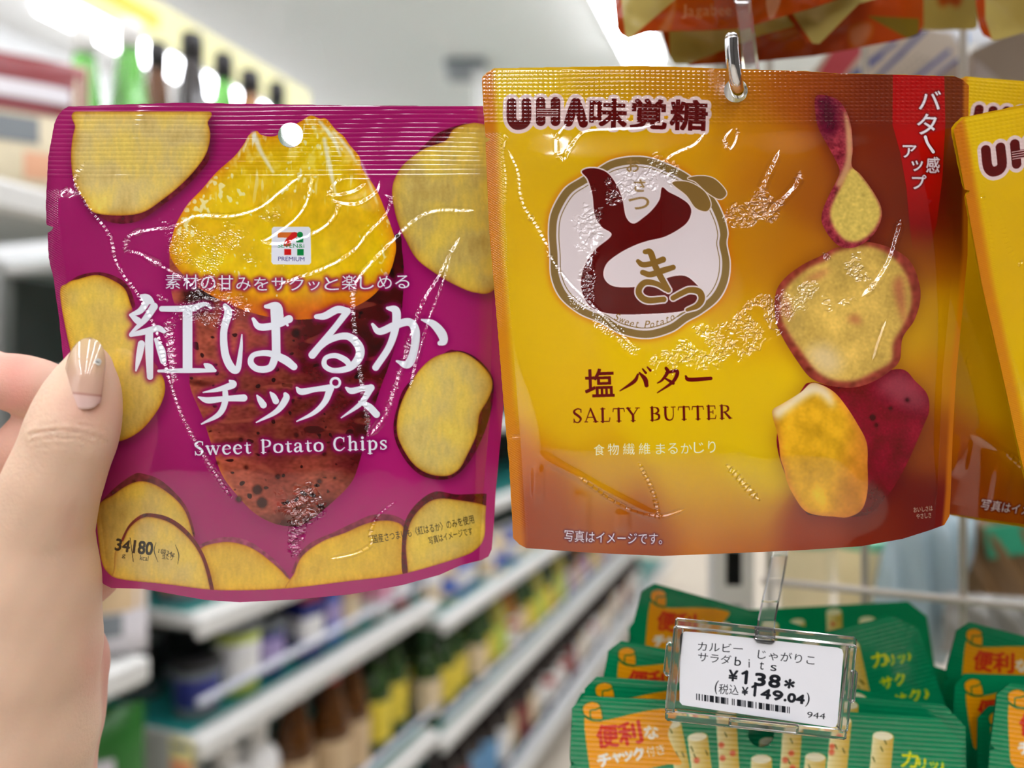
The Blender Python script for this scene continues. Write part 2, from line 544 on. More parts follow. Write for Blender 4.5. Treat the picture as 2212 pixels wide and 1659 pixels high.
def fizz(cv, h, depth, patches, kpx):
    """small crinkles over patches: each facet leans about the lamp's mirror angle. patch: (polygon, soft edge, strength)"""
    g0y, g0x = np.gradient(gblur((h - 1000 * depth(cv.X, cv.Y)) * kpx, 8 / cv.s), cv.s)
    for n, (P, soft, amp) in enumerate(patches):
        m = cv.blur(cv.poly(P), soft) * np.clip(.55 + .7 * cv.noise(13, seed=300 + n), 0, 1)
        if m.max() < .01: continue
        ox, oy, k = cells(cv, 11 * min(1.2, amp), 400 + 7 * n)
        q = cv.X[::6, ::6].ravel(), cv.Y[::6, ::6].ravel()
        tx, ty = lamp_target(q[0], q[1], depth(*q), g0x[::6, ::6].ravel(), g0y[::6, ::6].ravel())
        sh = cv.X[::6, ::6].shape
        up = lambda v: np.repeat(np.repeat(v.reshape(sh), 6, 0), 6, 1)[:cv.h, :cv.w]
        dx, dy = up(np.clip(tx, -.6, .6)) - g0x, up(np.clip(ty, -.6, .6)) - g0y
        on = np.clip(m * 5 + .7 * k[..., 2] - 1.0, 0, 1) * np.clip(m * 5 - .5, 0, 1)
        lean = 1 + .07 * k[..., 0]
        h = h + on * (dx * lean * ox + dy * lean * oy) / kpx
    return h

def sstep(a, b, x):
    t = np.clip((x - a) / (b - a), 0, 1)
    return t * t * (3 - 2 * t)
# ------------------------------------------------------------------ printed pictures and hand-drawn lettering
def k1(*q): return [(x / 2.962, y / 2.962) + tuple(r) for x, y, *r in q]
def k3(*q): return [(1000 + x / 2.962, y / 2.962) + tuple(r) for x, y, *r in q]
def k4(*q): return [(1472 + x / 2.962, y / 2.962) + tuple(r) for x, y, *r in q]
def k5(*q): return [(x / 2.962, 500 + y / 2.962) + tuple(r) for x, y, *r in q]
def k6(*q): return [(560 + x / 2.962, 500 + y / 2.962) + tuple(r) for x, y, *r in q]
def k7(*q): return [(1000 + x / 2.962, 500 + y / 2.962) + tuple(r) for x, y, *r in q]
def kb(*q): return [(160 + x / 3.352, 1000 + y / 3.352) + tuple(r) for x, y, *r in q]
def kr(*q): return [(750 + x / 2.518, 1000 + y / 2.518) + tuple(r) for x, y, *r in q]

def chip(cv, P, skin=None, rim=(9, 12), dirn=(5, 8), clip=None, seed=0, flesh=(226, 200, 108), edge=(206, 150, 48), sk=(104, 38, 48), sh=.45):
    m = cv.poly(P)
    if clip is not None: m = m * clip
    cl = clip if clip is not None else 1.0
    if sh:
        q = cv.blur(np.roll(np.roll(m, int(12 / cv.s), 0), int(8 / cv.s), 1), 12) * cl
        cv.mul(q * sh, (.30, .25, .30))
    if skin is not None: s = cv.poly(skin) * cl
    else:
        s = m.copy()
        for t in (.35, .7, 1.0):
            s = np.maximum(s, np.roll(np.roll(m, int(round(dirn[1] * t / cv.s)), 0), int(round(dirn[0] * t / cv.s)), 1) * cl)
    n = cv.noise(3, seed=seed + 1)
    cv.paint(s, np.clip(np.array(sk) * (1 + .08 * n[..., None]), 0, 255))
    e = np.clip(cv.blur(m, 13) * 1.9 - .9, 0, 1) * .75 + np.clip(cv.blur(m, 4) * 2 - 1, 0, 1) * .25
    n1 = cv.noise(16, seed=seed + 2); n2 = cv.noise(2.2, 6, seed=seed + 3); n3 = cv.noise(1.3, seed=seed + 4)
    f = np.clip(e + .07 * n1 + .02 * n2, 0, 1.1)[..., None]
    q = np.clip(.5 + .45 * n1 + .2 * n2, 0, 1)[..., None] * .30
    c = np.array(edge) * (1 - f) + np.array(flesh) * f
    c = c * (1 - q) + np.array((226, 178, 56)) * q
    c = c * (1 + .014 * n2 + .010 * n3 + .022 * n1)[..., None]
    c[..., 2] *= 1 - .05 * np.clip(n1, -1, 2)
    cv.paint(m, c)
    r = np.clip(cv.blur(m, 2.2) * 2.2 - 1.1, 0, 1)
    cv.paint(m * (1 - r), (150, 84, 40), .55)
    return m

def letters(cv, L, color, glow=None, gr=6, ga=.9, grow=0, gcolor=None):
    m = cv.strokes(L) if isinstance(L, list) else L
    if grow: m = cv.grow(m, grow)
    if glow is not None: cv.paint(np.clip(cv.blur(cv.grow(m, gr * .5), gr * .6) * 1.5, 0, 1), glow, ga)
    cv.paint(m, color)

# roman capitals and small letters as brush strokes on a unit box (x, y up, stroke width)
A_, B_ = .125, .05
SER = {
 'S': (.5, [[(.44, .52, B_), (.42, .66, .06), (.25, .7, .07), (.08, .6, .1), (.1, .48, A_), (.3, .33, A_), (.42, .18, .11), (.3, .01, .07), (.12, .03, .06), (.05, .18, B_)], [(.44, .52, .03), (.44, .68, .05)], [(.05, .18, .03), (.05, .0, .05)]]),
 'A': (.7, [[(.05, .02, .05), (.33, .7, .06)], [(.33, .7, .08), (.6, .02, A_)], [(.17, .25, B_), (.47, .25, B_)], [(0, .02, .045), (.16, .02, .045)], [(.48, .02, .045), (.72, .02, .045)]]),
 'L': (.58, [[(.15, .0, A_), (.15, .68, A_)], [(.05, .67, .045), (.28, .67, .045)], [(.05, .02, .045), (.5, .02, .05)], [(.5, .02, .05), (.54, .2, .045)]]),
 'T': (.62, [[(.31, .0, A_), (.31, .66, A_)], [(.03, .66, .05), (.59, .66, .05)], [(.03, .66, .05), (.0, .5, .04)], [(.59, .66, .05), (.62, .5, .04)], [(.2, .02, .045), (.43, .02, .045)]]),
 'Y': (.66, [[(.06, .67, A_), (.33, .3, .11)], [(.6, .67, .05), (.34, .3, .06)], [(.33, .3, A_), (.33, .0, A_)], [(-.02, .67, .045), (.2, .67, .045)], [(.48, .67, .045), (.69, .67, .045)], [(.22, .02, .045), (.45, .02, .045)]]),
 'B': (.6, [[(.15, .0, A_), (.15, .68, A_)], [(.05, .67, .045), (.32, .67, .05), (.46, .6, .1), (.47, .45, .1), (.3, .36, .05), (.16, .36, .045)], [(.3, .36, .05), (.5, .28, .11), (.5, .1, .11), (.3, .02, .05), (.05, .02, .045)]]),
 'U': (.7, [[(.14, .66, A_), (.14, .25, A_), (.2, .07, .11), (.35, .0, .07), (.5, .06, .06), (.56, .25, .05), (.56, .66, .05)], [(.03, .67, .045), (.27, .67, .045)], [(.46, .67, .045), (.67, .67, .045)]]),
 'E': (.58, [[(.15, .0, A_), (.15, .68, A_)], [(.05, .67, .045), (.48, .67, .05)], [(.48, .67, .05), (.5, .52, .04)], [(.15, .36, .045), (.38, .36, .05)], [(.38, .44, .04), (.38, .27, .04)], [(.05, .02, .045), (.5, .02, .05)], [(.5, .02, .05), (.54, .19, .04)]]),
 'R': (.66, [[(.15, .0, A_), (.15, .68, A_)], [(.05, .67, .045), (.32, .67, .05), (.48, .6, .1), (.48, .43, .1), (.32, .34, .05), (.16, .34, .045)], [(.3, .34, .09), (.58, .03, A_)], [(.05, .02, .045), (.27, .02, .045)], [(.52, .02, .045), (.69, .02, .04)]]),
 'w': (.76, [[(.08, .44, A_), (.24, .02, .1)], [(.24, .02, .06), (.38, .42, .05)], [(.36, .44, A_), (.53, .02, .1)], [(.53, .02, .06), (.68, .44, .05)], [(0, .45, .045), (.18, .45, .045)], [(.28, .45, .045), (.46, .45, .045)], [(.6, .45, .045), (.76, .45, .045)]]),
 'e': (.48, [[(.08, .26, .05), (.41, .28, .05), (.38, .4, .1), (.25, .47, .07), (.1, .38, .11), (.06, .22, A_), (.12, .06, .11), (.26, .0, .08), (.43, .09, .045)]]),
 't': (.36, [[(.16, .56, .05), (.16, .3, A_), (.17, .08, A_), (.24, .01, .07), (.34, .05, .045)], [(.04, .43, .05), (.33, .44, .055)]]),
 'P': (.58, [[(.15, .0, A_), (.15, .68, A_)], [(.05, .67, .045), (.33, .67, .05), (.49, .58, .11), (.48, .4, .11), (.32, .31, .05), (.16, .31, .045)], [(.05, .02, .045), (.28, .02, .045)]]),
 'o': (.52, [[(.26, .46, .06), (.1, .38, .11), (.06, .23, A_), (.1, .07, .11), (.26, .0, .06), (.42, .07, .11), (.46, .23, A_), (.42, .38, .11), (.26, .46, .06)]]),
 'a': (.49, [[(.08, .36, .1), (.14, .45, .07), (.26, .46, .06), (.34, .4, .1), (.35, .25, A_), (.35, .07, A_), (.4, .01, .07), (.48, .04, .045)], [(.35, .28, .05), (.14, .22, .08), (.06, .1, .12), (.15, .01, .08), (.35, .1, .05)]]),
 'C': (.66, [[(.57, .5, .045), (.53, .63, .06), (.36, .69, .07), (.16, .6, .11), (.08, .35, A_), (.16, .09, .11), (.38, .0, .07), (.6, .15, .045)], [(.57, .46, .045), (.58, .68, .045)]]),
 'h': (.56, [[(.14, .0, A_), (.14, .72, A_)], [(.03, .72, .045), (.14, .72, .05)], [(.14, .34, .05), (.3, .45, .07), (.42, .4, .1), (.43, .2, A_), (.43, .02, A_)], [(.04, .02, .045), (.25, .02, .045)], [(.33, .02, .045), (.54, .02, .045)]]),
 'i': (.28, [[(.14, .0, A_), (.14, .45, A_)], [(.03, .45, .045), (.14, .45, .05)], [(.14, .64, .14), (.141, .64, .14)], [(.04, .02, .045), (.25, .02, .045)]]),
 'p': (.56, [[(.14, -.2, A_), (.14, .44, A_)], [(.02, .45, .045), (.14, .45, .05)], [(.14, .34, .05), (.3, .46, .07), (.45, .36, .11), (.47, .2, A_), (.4, .05, .1), (.26, .0, .06), (.14, .07, .05)], [(.04, -.2, .045), (.25, -.2, .045)]]),
 's': (.4, [[(.33, .34, .045), (.3, .43, .06), (.19, .46, .06), (.08, .39, .09), (.1, .3, .11), (.26, .19, .11), (.33, .1, .09), (.22, .0, .06), (.1, .02, .055), (.05, .13, .045)], [(.34, .34, .03), (.34, .45, .04)], [(.05, .13, .03), (.05, .0, .04)]]),
}
def serif(s, p0, p1, size, tr=.06, bold=1.0):
    w = [(.3 if ch == ' ' else SER[ch][0]) + tr for ch in s]
    d = np.array(p1, float) - p0; L = np.hypot(*d); d /= L
    k = L / (sum(w) - tr); out = []; x = 0
    for ch, a in zip(s, w):
        if ch != ' ':
            for st in SER[ch][1]:
                out.append([(p0[0] + (x + q[0]) * k * d[0] + q[1] * size * d[1], p0[1] + (x + q[0]) * k * d[1] - q[1] * size * d[0], q[2] * size * bold) for q in st])
        x += a
    return out

# ---- magenta pouch
def art_magenta():
    cv = Canvas(92, 212, 1100, 1312, 1.0, (168, 42, 106))
    n = cv.noise(120, seed=1)
    cv.C *= (1 + .02 * n)[..., None]
    X, Y = cv.X, cv.Y
    top = cv.edges(np.array([[60, 241, 1200, 241], [1200, 241, 1200, 1400], [1200, 1400, 60, 1400], [60, 1400, 60, 241]], float))
    bot = cat([(208, 1110), (212, 1160), (219, 1210), (232, 1236), (261, 1251), (360, 1262), (458, 1274), (540, 1275), (631, 1270), (757, 1255), (869, 1240), (988, 1206), (1028, 1187), (1046, 1160), (1049, 1110), (1052, 1050)])
    frame = cv.poly(np.vstack([bot, [(1200, 900), (1200, 200), (60, 200), (120, 640), (150, 760)]]), False)
    lf = frame * top
    # top left, top right, left, right slices
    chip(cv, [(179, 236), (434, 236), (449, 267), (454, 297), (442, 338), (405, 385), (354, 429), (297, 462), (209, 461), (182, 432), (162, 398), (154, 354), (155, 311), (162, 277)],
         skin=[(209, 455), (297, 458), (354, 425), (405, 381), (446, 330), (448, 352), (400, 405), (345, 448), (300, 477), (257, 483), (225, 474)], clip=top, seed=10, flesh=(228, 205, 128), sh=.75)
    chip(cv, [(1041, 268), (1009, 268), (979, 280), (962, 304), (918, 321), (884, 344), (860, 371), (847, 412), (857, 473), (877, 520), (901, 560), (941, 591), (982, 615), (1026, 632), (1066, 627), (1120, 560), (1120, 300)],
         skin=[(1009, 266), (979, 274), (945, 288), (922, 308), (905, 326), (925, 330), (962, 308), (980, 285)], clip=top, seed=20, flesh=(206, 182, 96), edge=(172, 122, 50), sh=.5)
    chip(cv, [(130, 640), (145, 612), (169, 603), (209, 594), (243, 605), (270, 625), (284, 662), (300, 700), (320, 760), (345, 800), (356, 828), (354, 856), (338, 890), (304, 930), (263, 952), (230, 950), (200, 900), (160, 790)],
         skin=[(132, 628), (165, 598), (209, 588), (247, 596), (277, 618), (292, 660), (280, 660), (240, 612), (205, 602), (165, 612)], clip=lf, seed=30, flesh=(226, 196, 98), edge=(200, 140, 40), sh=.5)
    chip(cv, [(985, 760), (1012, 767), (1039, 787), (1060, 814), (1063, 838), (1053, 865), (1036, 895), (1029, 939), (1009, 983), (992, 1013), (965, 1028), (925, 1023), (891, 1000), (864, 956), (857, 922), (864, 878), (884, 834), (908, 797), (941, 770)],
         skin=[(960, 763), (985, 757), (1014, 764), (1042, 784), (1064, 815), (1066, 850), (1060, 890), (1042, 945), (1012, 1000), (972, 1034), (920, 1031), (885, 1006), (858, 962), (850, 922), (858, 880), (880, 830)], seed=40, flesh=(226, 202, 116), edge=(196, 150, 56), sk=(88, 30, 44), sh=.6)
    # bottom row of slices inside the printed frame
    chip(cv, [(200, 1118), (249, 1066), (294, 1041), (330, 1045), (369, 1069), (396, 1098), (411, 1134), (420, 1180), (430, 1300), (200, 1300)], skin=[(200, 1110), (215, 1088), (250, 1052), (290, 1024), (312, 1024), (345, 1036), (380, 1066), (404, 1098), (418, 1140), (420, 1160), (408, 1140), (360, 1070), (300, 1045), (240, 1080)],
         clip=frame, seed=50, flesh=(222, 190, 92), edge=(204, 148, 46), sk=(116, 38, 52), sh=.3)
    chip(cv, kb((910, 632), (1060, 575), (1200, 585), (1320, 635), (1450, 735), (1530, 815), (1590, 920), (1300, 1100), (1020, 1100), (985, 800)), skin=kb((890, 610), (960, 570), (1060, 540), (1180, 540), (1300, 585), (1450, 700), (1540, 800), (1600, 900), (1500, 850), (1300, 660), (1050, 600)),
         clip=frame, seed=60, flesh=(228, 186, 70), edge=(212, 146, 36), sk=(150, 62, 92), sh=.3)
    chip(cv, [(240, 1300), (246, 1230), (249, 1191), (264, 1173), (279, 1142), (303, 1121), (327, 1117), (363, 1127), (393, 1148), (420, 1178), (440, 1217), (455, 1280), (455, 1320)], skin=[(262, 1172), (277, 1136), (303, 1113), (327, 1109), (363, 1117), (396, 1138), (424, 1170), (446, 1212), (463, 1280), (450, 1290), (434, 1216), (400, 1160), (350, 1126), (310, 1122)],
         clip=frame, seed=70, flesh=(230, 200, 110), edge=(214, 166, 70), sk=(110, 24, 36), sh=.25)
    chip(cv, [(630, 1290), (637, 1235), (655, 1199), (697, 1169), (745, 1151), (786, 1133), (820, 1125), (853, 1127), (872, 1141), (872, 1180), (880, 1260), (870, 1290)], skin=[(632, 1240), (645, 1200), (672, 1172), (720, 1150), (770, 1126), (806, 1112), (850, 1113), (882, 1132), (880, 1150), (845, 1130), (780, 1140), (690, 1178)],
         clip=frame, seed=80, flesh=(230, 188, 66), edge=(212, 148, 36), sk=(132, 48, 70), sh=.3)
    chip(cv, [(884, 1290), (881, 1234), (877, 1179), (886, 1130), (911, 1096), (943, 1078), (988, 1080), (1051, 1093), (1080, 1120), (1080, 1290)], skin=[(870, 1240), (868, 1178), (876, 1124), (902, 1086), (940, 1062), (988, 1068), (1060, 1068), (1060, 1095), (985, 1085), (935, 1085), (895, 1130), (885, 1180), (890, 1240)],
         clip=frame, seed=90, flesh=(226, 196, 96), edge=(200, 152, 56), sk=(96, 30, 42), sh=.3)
    # the big broken sweet potato: skin, then flesh
    skin = [(368, 520), (366, 560), (371, 635), (392, 700), (408, 790), (412, 840), (439, 905), (466, 990), (482, 1030), (509, 1066), (548, 1107), (593, 1131), (637, 1137), (667, 1126), (712, 1090), (757, 1045), (776, 1000), (796, 922), (820, 844), (838, 795), (856, 740), (867, 686), (872, 600), (869, 544), (856, 505), (780, 610), (600, 640), (440, 590), (385, 548)]
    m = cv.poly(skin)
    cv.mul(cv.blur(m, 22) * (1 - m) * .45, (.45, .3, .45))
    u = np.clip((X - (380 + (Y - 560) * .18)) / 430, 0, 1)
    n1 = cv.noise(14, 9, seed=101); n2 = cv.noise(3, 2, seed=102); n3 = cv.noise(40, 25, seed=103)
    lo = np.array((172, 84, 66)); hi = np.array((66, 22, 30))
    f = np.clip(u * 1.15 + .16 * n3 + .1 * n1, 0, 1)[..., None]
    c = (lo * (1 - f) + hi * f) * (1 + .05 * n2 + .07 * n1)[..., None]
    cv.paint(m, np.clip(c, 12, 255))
    sp = m * np.clip((cv.noise(5, 4, seed=104) - 1.5) * 2.2, 0, 1)
    cv.paint(sp, (36, 14, 16), .8)
    cv.paint(m * np.clip((cv.noise(26, 9, seed=105) - 1.4) * 1.6, 0, 1), (52, 16, 18), .6)
    cv.paint(m * np.clip((cv.noise(18, 6, seed=106) - 1.3) * 1.5, 0, 1), (176, 92, 70), .45)
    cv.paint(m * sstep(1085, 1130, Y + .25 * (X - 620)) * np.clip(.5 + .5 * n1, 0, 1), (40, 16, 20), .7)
    cv.paint(m * (1 - np.clip(cv.blur(m, 6) * 2 - 1, 0, 1)) * sstep(560, 470, X) * sstep(860, 1000, Y), (214, 120, 60), .7)
    for x, y, r in ((516, 1078, 7), (556, 1058, 11), (566, 1086, 12), (690, 1040, 6), (532, 1010, 5), (600, 1030, 6), (640, 940, 5), (700, 980, 5), (740, 960, 4), (480, 900, 5), (470, 1000, 4), (520, 950, 5), (590, 890, 6), (760, 740, 7), (640, 720, 9)):
        cv.paint(cv.blur(cv.disc(x, y, r), 2.5), (32, 12, 14), .75)
    cv.paint(cv.blur(cv.poly([(400, 600), (440, 600), (470, 640), (430, 680), (395, 650)]), 10), (20, 10, 12), .8)
    fl = [(370, 520), (381, 483), (405, 442), (436, 409), (469, 371), (506, 338), (527, 311), (538, 292), (554, 283), (566, 292), (594, 294), (625, 276), (650, 262), (671, 250), (690, 256), (705, 257), (725, 280), (742, 294), (756, 314), (776, 338), (783, 365), (810, 405), (830, 449), (854, 520), (852, 557), (837, 598), (806, 638), (763, 664), (702, 684), (638, 690), (560, 680), (480, 650), (420, 615), (380, 575), (366, 545)]
    m = cv.poly(fl)
    n1 = cv.noise(26, seed=111); n2 = cv.noise(7, 9, seed=112); n3 = cv.noise(2.2, 3, seed=113)
    e = np.clip(cv.blur(m, 22) * 2 - 1, 0, 1)
    c = np.array((226, 150, 22)) * (1 - e[..., None]) + np.array((232, 196, 26)) * e[..., None]
    f = np.clip(.5 + .5 * n1, 0, 1)[..., None]
    c = c * (1 - .35 * f) + np.array((224, 160, 16)) * .35 * f
    f = sstep(600, 690, Y + .10 * abs(X - 610))[..., None]
    c = c * (1 - f) + np.array((206, 104, 26)) * f
    c = c * (1 + .022 * n2 + .012 * n3)[..., None]
    cv.paint(m, np.clip(c, 0, 250))
    pale = m * sstep(470, 270, Y) * np.clip(.15 + .5 * n2 + .25 * n3, 0, 1)
    cv.paint(pale, (240, 226, 150), .65)
    fb = np.clip((cv.noise(2.5, 14, seed=114) + .5 * n1 - 1.25) * 1.6, 0, 1) * m * sstep(520, 300, Y) * sstep(-.1, .6, n2 * .3 + .5)
    cv.paint(fb, (244, 238, 206), .8)
    for P in ([(690, 262, 6), (720, 300, 9), (735, 335, 5)], [(720, 285, 4), (752, 320, 7), (770, 352, 3)], [(700, 300, 8), (712, 360, 10), (725, 420, 4)], [(548, 290, 12), (565, 330, 9), (590, 372, 6)], [(780, 350, 3), (800, 400, 5), (815, 440, 3)]):
        cv.paint(cv.blur(cv.stroke(P), 2), (240, 238, 224), .8)
    glint = np.clip((cv.noise(2.6, 3.4, seed=115) + .8 * cv.noise(40, seed=116) - 2.1) * 1.5, 0, 1) * m
    cv.paint(glint, (246, 238, 190), .75)
    cv.paint(m * (1 - np.clip(cv.blur(m, 3) * 2 - 1, 0, 1)), (222, 120, 30), .6)
    # store mark on its white tile
    t = cv.poly([(587, 494), (591, 490), (667, 490), (671, 494), (672, 567), (668, 572), (590, 571), (586, 566)], False)
    cv.paint(t, (228, 230, 240))
    cv.paint(cv.poly([(600, 502), (640, 502), (640, 514), (600, 513)], False), (214, 112, 52))
    cv.paint(cv.poly([(640, 502), (645, 508), (630, 520), (627, 531), (613, 531), (617, 518), (626, 508), (632, 502)]), (206, 46, 44))
    cv.paint(cv.poly([(614, 538), (629, 538), (629, 551), (614, 551)], False), (206, 40, 40))
    cv.paint(cv.disc(648, 507, 6.5), (30, 132, 70))
    cv.paint(cv.poly([(640, 514), (655, 514), (655, 524), (640, 524)], False), (30, 132, 70))
    cv.paint(cv.poly([(642, 538), (656, 538), (656, 552), (642, 552)], False), (30, 132, 70))
    cv.paint(cv.grow(cv.run('SEVEN&i', (600, 535), (657, 535.5), 9), .5), (40, 136, 76))
    cv.paint(cv.grow(cv.run('PREMIUM', (601, 563.5), (657.5, 564.5), 9), .6), (60, 50, 120))
    # lettering
    Wt = (230, 233, 243); G = (140, 24, 92)
    body = '素材の甘みをサクッと楽しめる'
    for i, ch in enumerate(body):
        x = 357 + i * 38.1; y = 624 + 7 * math.sin(i / 13 * math.pi) * .6 - i * .1
        w, h = (25, 19) if ch == 'ッ' else ((32, 32) if i in (0, 1, 3, 10) else (31, 28))
        letters(cv, cv.grow(cv.run(ch, (x + (33 - w) / 2, y), (x + (33 + w) / 2, y), h), .5), Wt, G, 7, .85)
    w = 17
    L = [k5((905, 412, 22), (940, 432, 60), (975, 452, 26)), k5((945, 440, 44), (900, 505, 40), (835, 535, 20)),
         k5((835, 535, 18), (880, 570, 44), (900, 585, 24)), k5((985, 480, 50), (930, 560, 42), (850, 640, 20), (838, 660, 26)), k5((838, 662, 26), (930, 640, 40), (1010, 620, 40), (1050, 640, 26)),
         k5((955, 640, 50), (955, 760, 52), (960, 930, 40)), k5((905, 720, 46), (890, 800, 40), (870, 890, 12)), k5((995, 690, 20), (1030, 760, 52), (1045, 830, 40)),
         k5((1035, 495, 36), (1150, 495, 40), (1240, 490, 44)), k5((1240, 490, 44), (1310, 465, 26), (1350, 490, 16)),
         k5((1200, 510, 62), (1200, 700, 62), (1200, 870, 62)), k5((1015, 893, 18), (1200, 890, 32), (1375, 890, 22)), k5((1310, 850, 16), (1340, 870, 46), (1375, 890, 16)),
         k5((1440, 475, 30), (1460, 520, 50), (1432, 640, 46), (1440, 780, 50), (1480, 870, 52), (1520, 880, 40), (1540, 760, 26), (1548, 660, 8)),
         k5((1620, 560, 22), (1660, 610, 44), (1760, 600, 46), (1850, 560, 50)), k5((1700, 480, 24), (1770, 480, 56), (1785, 540, 60)), k5((1760, 500, 60), (1765, 640, 56), (1768, 800, 56)),
         k5((1765, 790, 50), (1730, 870, 46), (1650, 880, 42), (1605, 840, 40), (1625, 790, 34), (1720, 780, 40), (1820, 820, 54), (1880, 865, 46)), k5((1800, 545, 14), (1840, 600, 16)),
         k6((365, 545, 30), (420, 540, 46), (500, 500, 48), (560, 510, 46)), k6((565, 510, 44), (480, 620, 40), (340, 790, 50)), k6((335, 795, 30), (440, 700, 40), (560, 670, 46), (635, 730, 56), (640, 800, 56), (580, 870, 44), (480, 890, 34), (420, 860, 34), (425, 810, 30), (490, 795, 34), (560, 830, 40), (575, 870, 24)),
         k6((725, 595, 20), (770, 640, 44), (870, 600, 50), (960, 580, 50), (1000, 640, 54), (990, 760, 52), (950, 850, 52), (880, 830, 14)), k6((820, 490, 20), (875, 510, 54), (870, 620, 50), (830, 740, 44), (745, 870, 44)), k6((1040, 565, 12), (1110, 590, 46), (1165, 650, 60), (1180, 700, 50), (1155, 715, 30)),
         ]
    L = [[(x, y, q / 2.962) for x, y, q in P] for P in L]
    letters(cv, L, Wt, G, 9, .8)
    L = [k5((1470, 955, 14), (1490, 980, 46), (1400, 1010, 30), (1300, 1030, 8)), k5((1270, 1060, 10), (1330, 1080, 40), (1440, 1070, 36), (1560, 1065, 46)), k5((1440, 1010, 34), (1440, 1090, 40), (1400, 1170, 34), (1290, 1232, 10)),
         k5((1645, 1050, 12), (1665, 1080, 36), (1685, 1110, 44)), k5((1730, 1030, 12), (1750, 1055, 36), (1765, 1085, 42)), k5((1825, 1040, 24), (1830, 1070, 44), (1770, 1150, 34), (1640, 1222, 8)),
         k6((240, 1000, 14), (270, 1025, 42), (360, 1010, 34), (450, 1000, 44)), k6((455, 1005, 48), (420, 1090, 38), (350, 1160, 28), (240, 1215, 8)),
         k6((555, 1000, 14), (590, 1020, 40), (660, 1005, 36), (710, 1000, 42)), k6((715, 1000, 46), (650, 1100, 32), (525, 1192, 8)), k6((640, 1090, 14), (700, 1120, 44), (750, 1170, 46))]
    L = [[(x, y, q / 2.962) for x, y, q in P] for P in L]
    m = cv.strokes(L)
    m = np.maximum(m, np.clip(cv.disc(724.5, 826.5, 12.5) - cv.disc(724.5, 826.5, 7), 0, 1))
    letters(cv, m, Wt, G, 8, .8)
    letters(cv, serif('Sweet Potato Chips', (420, 983), (837, 970), 41, .09, 1.0), Wt, G, 7, .85)
    K = (34, 28, 22)
    for s, a, b, h, g in (('34', (248, 1188), (278, 1193), 25, 1.1), ('g', (263, 1206), (270, 1207), 9, .3), ('180', (287, 1194), (328, 1199), 27, 1.2), ('kcal', (302, 1210), (320, 1212), 11, .2), ('1袋34g', (341, 1197), (376, 1204), 13, .4), ('当たり', (349, 1207), (372, 1211), 13, .4)):
        cv.paint(cv.grow(cv.run(s, a, b, h), g), K)
    for P in ([(281, 1162, 1.4), (288, 1213, 1.4)], [(337, 1172, .8), (333, 1190, 1.8), (341, 1214, .8)], [(379, 1177, .8), (386, 1198, 1.8), (384, 1219, .8)]):
        cv.paint(cv.stroke(P), K)
    cv.paint(cv.grow(cv.run('国産さつまいも〈紅はるか〉のみを使用', (807, 1174), (1025, 1130), 19, sag=2), .25), K)
    cv.paint(cv.grow(cv.run('写真はイメージです', (928, 1177), (1022, 1155), 17, sag=-1), .25), K)
    return cv

OUT_M = np.array([(148, 231), (240, 227), (388, 222.5), (560, 225), (740, 228), (900, 229), (1041, 229), (1090, 230), (1097, 240), (1096, 500), (1092, 780), (1087, 888), (1071, 1060), (1067, 1130), (1062, 1187), (1055, 1202), (1040, 1210), (996, 1221), (949, 1242), (869, 1264), (757, 1284), (637, 1295), (518, 1301), (443, 1296), (309, 1272), (240, 1270), (224, 1262), (206, 1236), (199, 1159), (191, 1079), (183, 1036), (160, 910), (138, 787), (128, 689), (116, 601), (106, 560), (103, 503), (111, 500), (116, 491), (101, 486), (99.5, 440), (101, 405), (105, 338), (118, 267), (126, 249), (137, 237)], float)

def h_magenta(cv):
    X, Y = cv.X, cv.Y
    ys = [212, 260, 338, 486, 601, 787, 1036, 1236, 1312]
    xl = np.interp(Y, ys, [120, 110, 104, 100, 115, 138, 182, 206, 215]); xr = np.interp(Y, [212, 500, 888, 1060, 1187, 1312], [1097, 1096, 1087, 1071, 1062, 1055])
    u = np.clip((X - xl) / (xr - xl), 0, 1)
    U = 1 - np.abs(2 * np.clip((u - .03) / .94, 0, 1) - 1) ** 5
    V = np.clip(.10 * sstep(360, 470, Y) + .90 * sstep(430, 1020, Y), 0, 1) * (1 - .25 * sstep(1000, 1310, Y))
    h = 6.3 * U * V + .9 * np.sin(u * 5.2) * sstep(420, 260, Y)
    h += .0055 * 40 * np.logaddexp(0, (440 - Y) / 40) * sstep(.02, .2, u)
    h += .11 * cv.noise(75, seed=5) * sstep(380, 520, Y) * U + .10 * cv.noise(22, 40, seed=6) * sstep(390, 470, Y) * (.35 + .65 * U)
    h += .35 * np.exp(-((X - 150 - (Y - 480) * .12) / 26) ** 2) * sstep(405, 430, Y) * sstep(620, 560, Y)
    return h

def finish(cv, h, depth, cur, pat, kpx, seal, step, ribs, knurl=None):
    h = creases(cv, h, depth, cur, kpx)
    h = fizz(cv, h, depth, pat, kpx)
    X, Y = cv.X, cv.Y
    s = sstep(seal[0], seal[0] + 6, Y) * sstep(seal[1] + 4, seal[1] - 4, Y)
    p = (Y + 1.2 * cv.noise(90, 30, seed=9)) / step
    h = h + ribs * s * (np.abs(np.sin(np.pi * p)) ** .6)
    if knurl:
        h = h + ribs * .45 * s * np.sin(2 * np.pi * X / knurl) * np.sin(np.pi * p) ** 2
    return h

def edge_knurl(cv, h, xl, w, y0, y1, amp):               # fine dots on the side seals
    X, Y = cv.X, cv.Y
    m = sstep(w, w - 6, np.abs(X - xl)) * sstep(y0, y0 + 20, Y) * sstep(y1, y1 - 20, Y)
    return h + amp * m * np.sin(2 * np.pi * X / 7) * np.sin(2 * np.pi * (Y + X * .1) / 5)

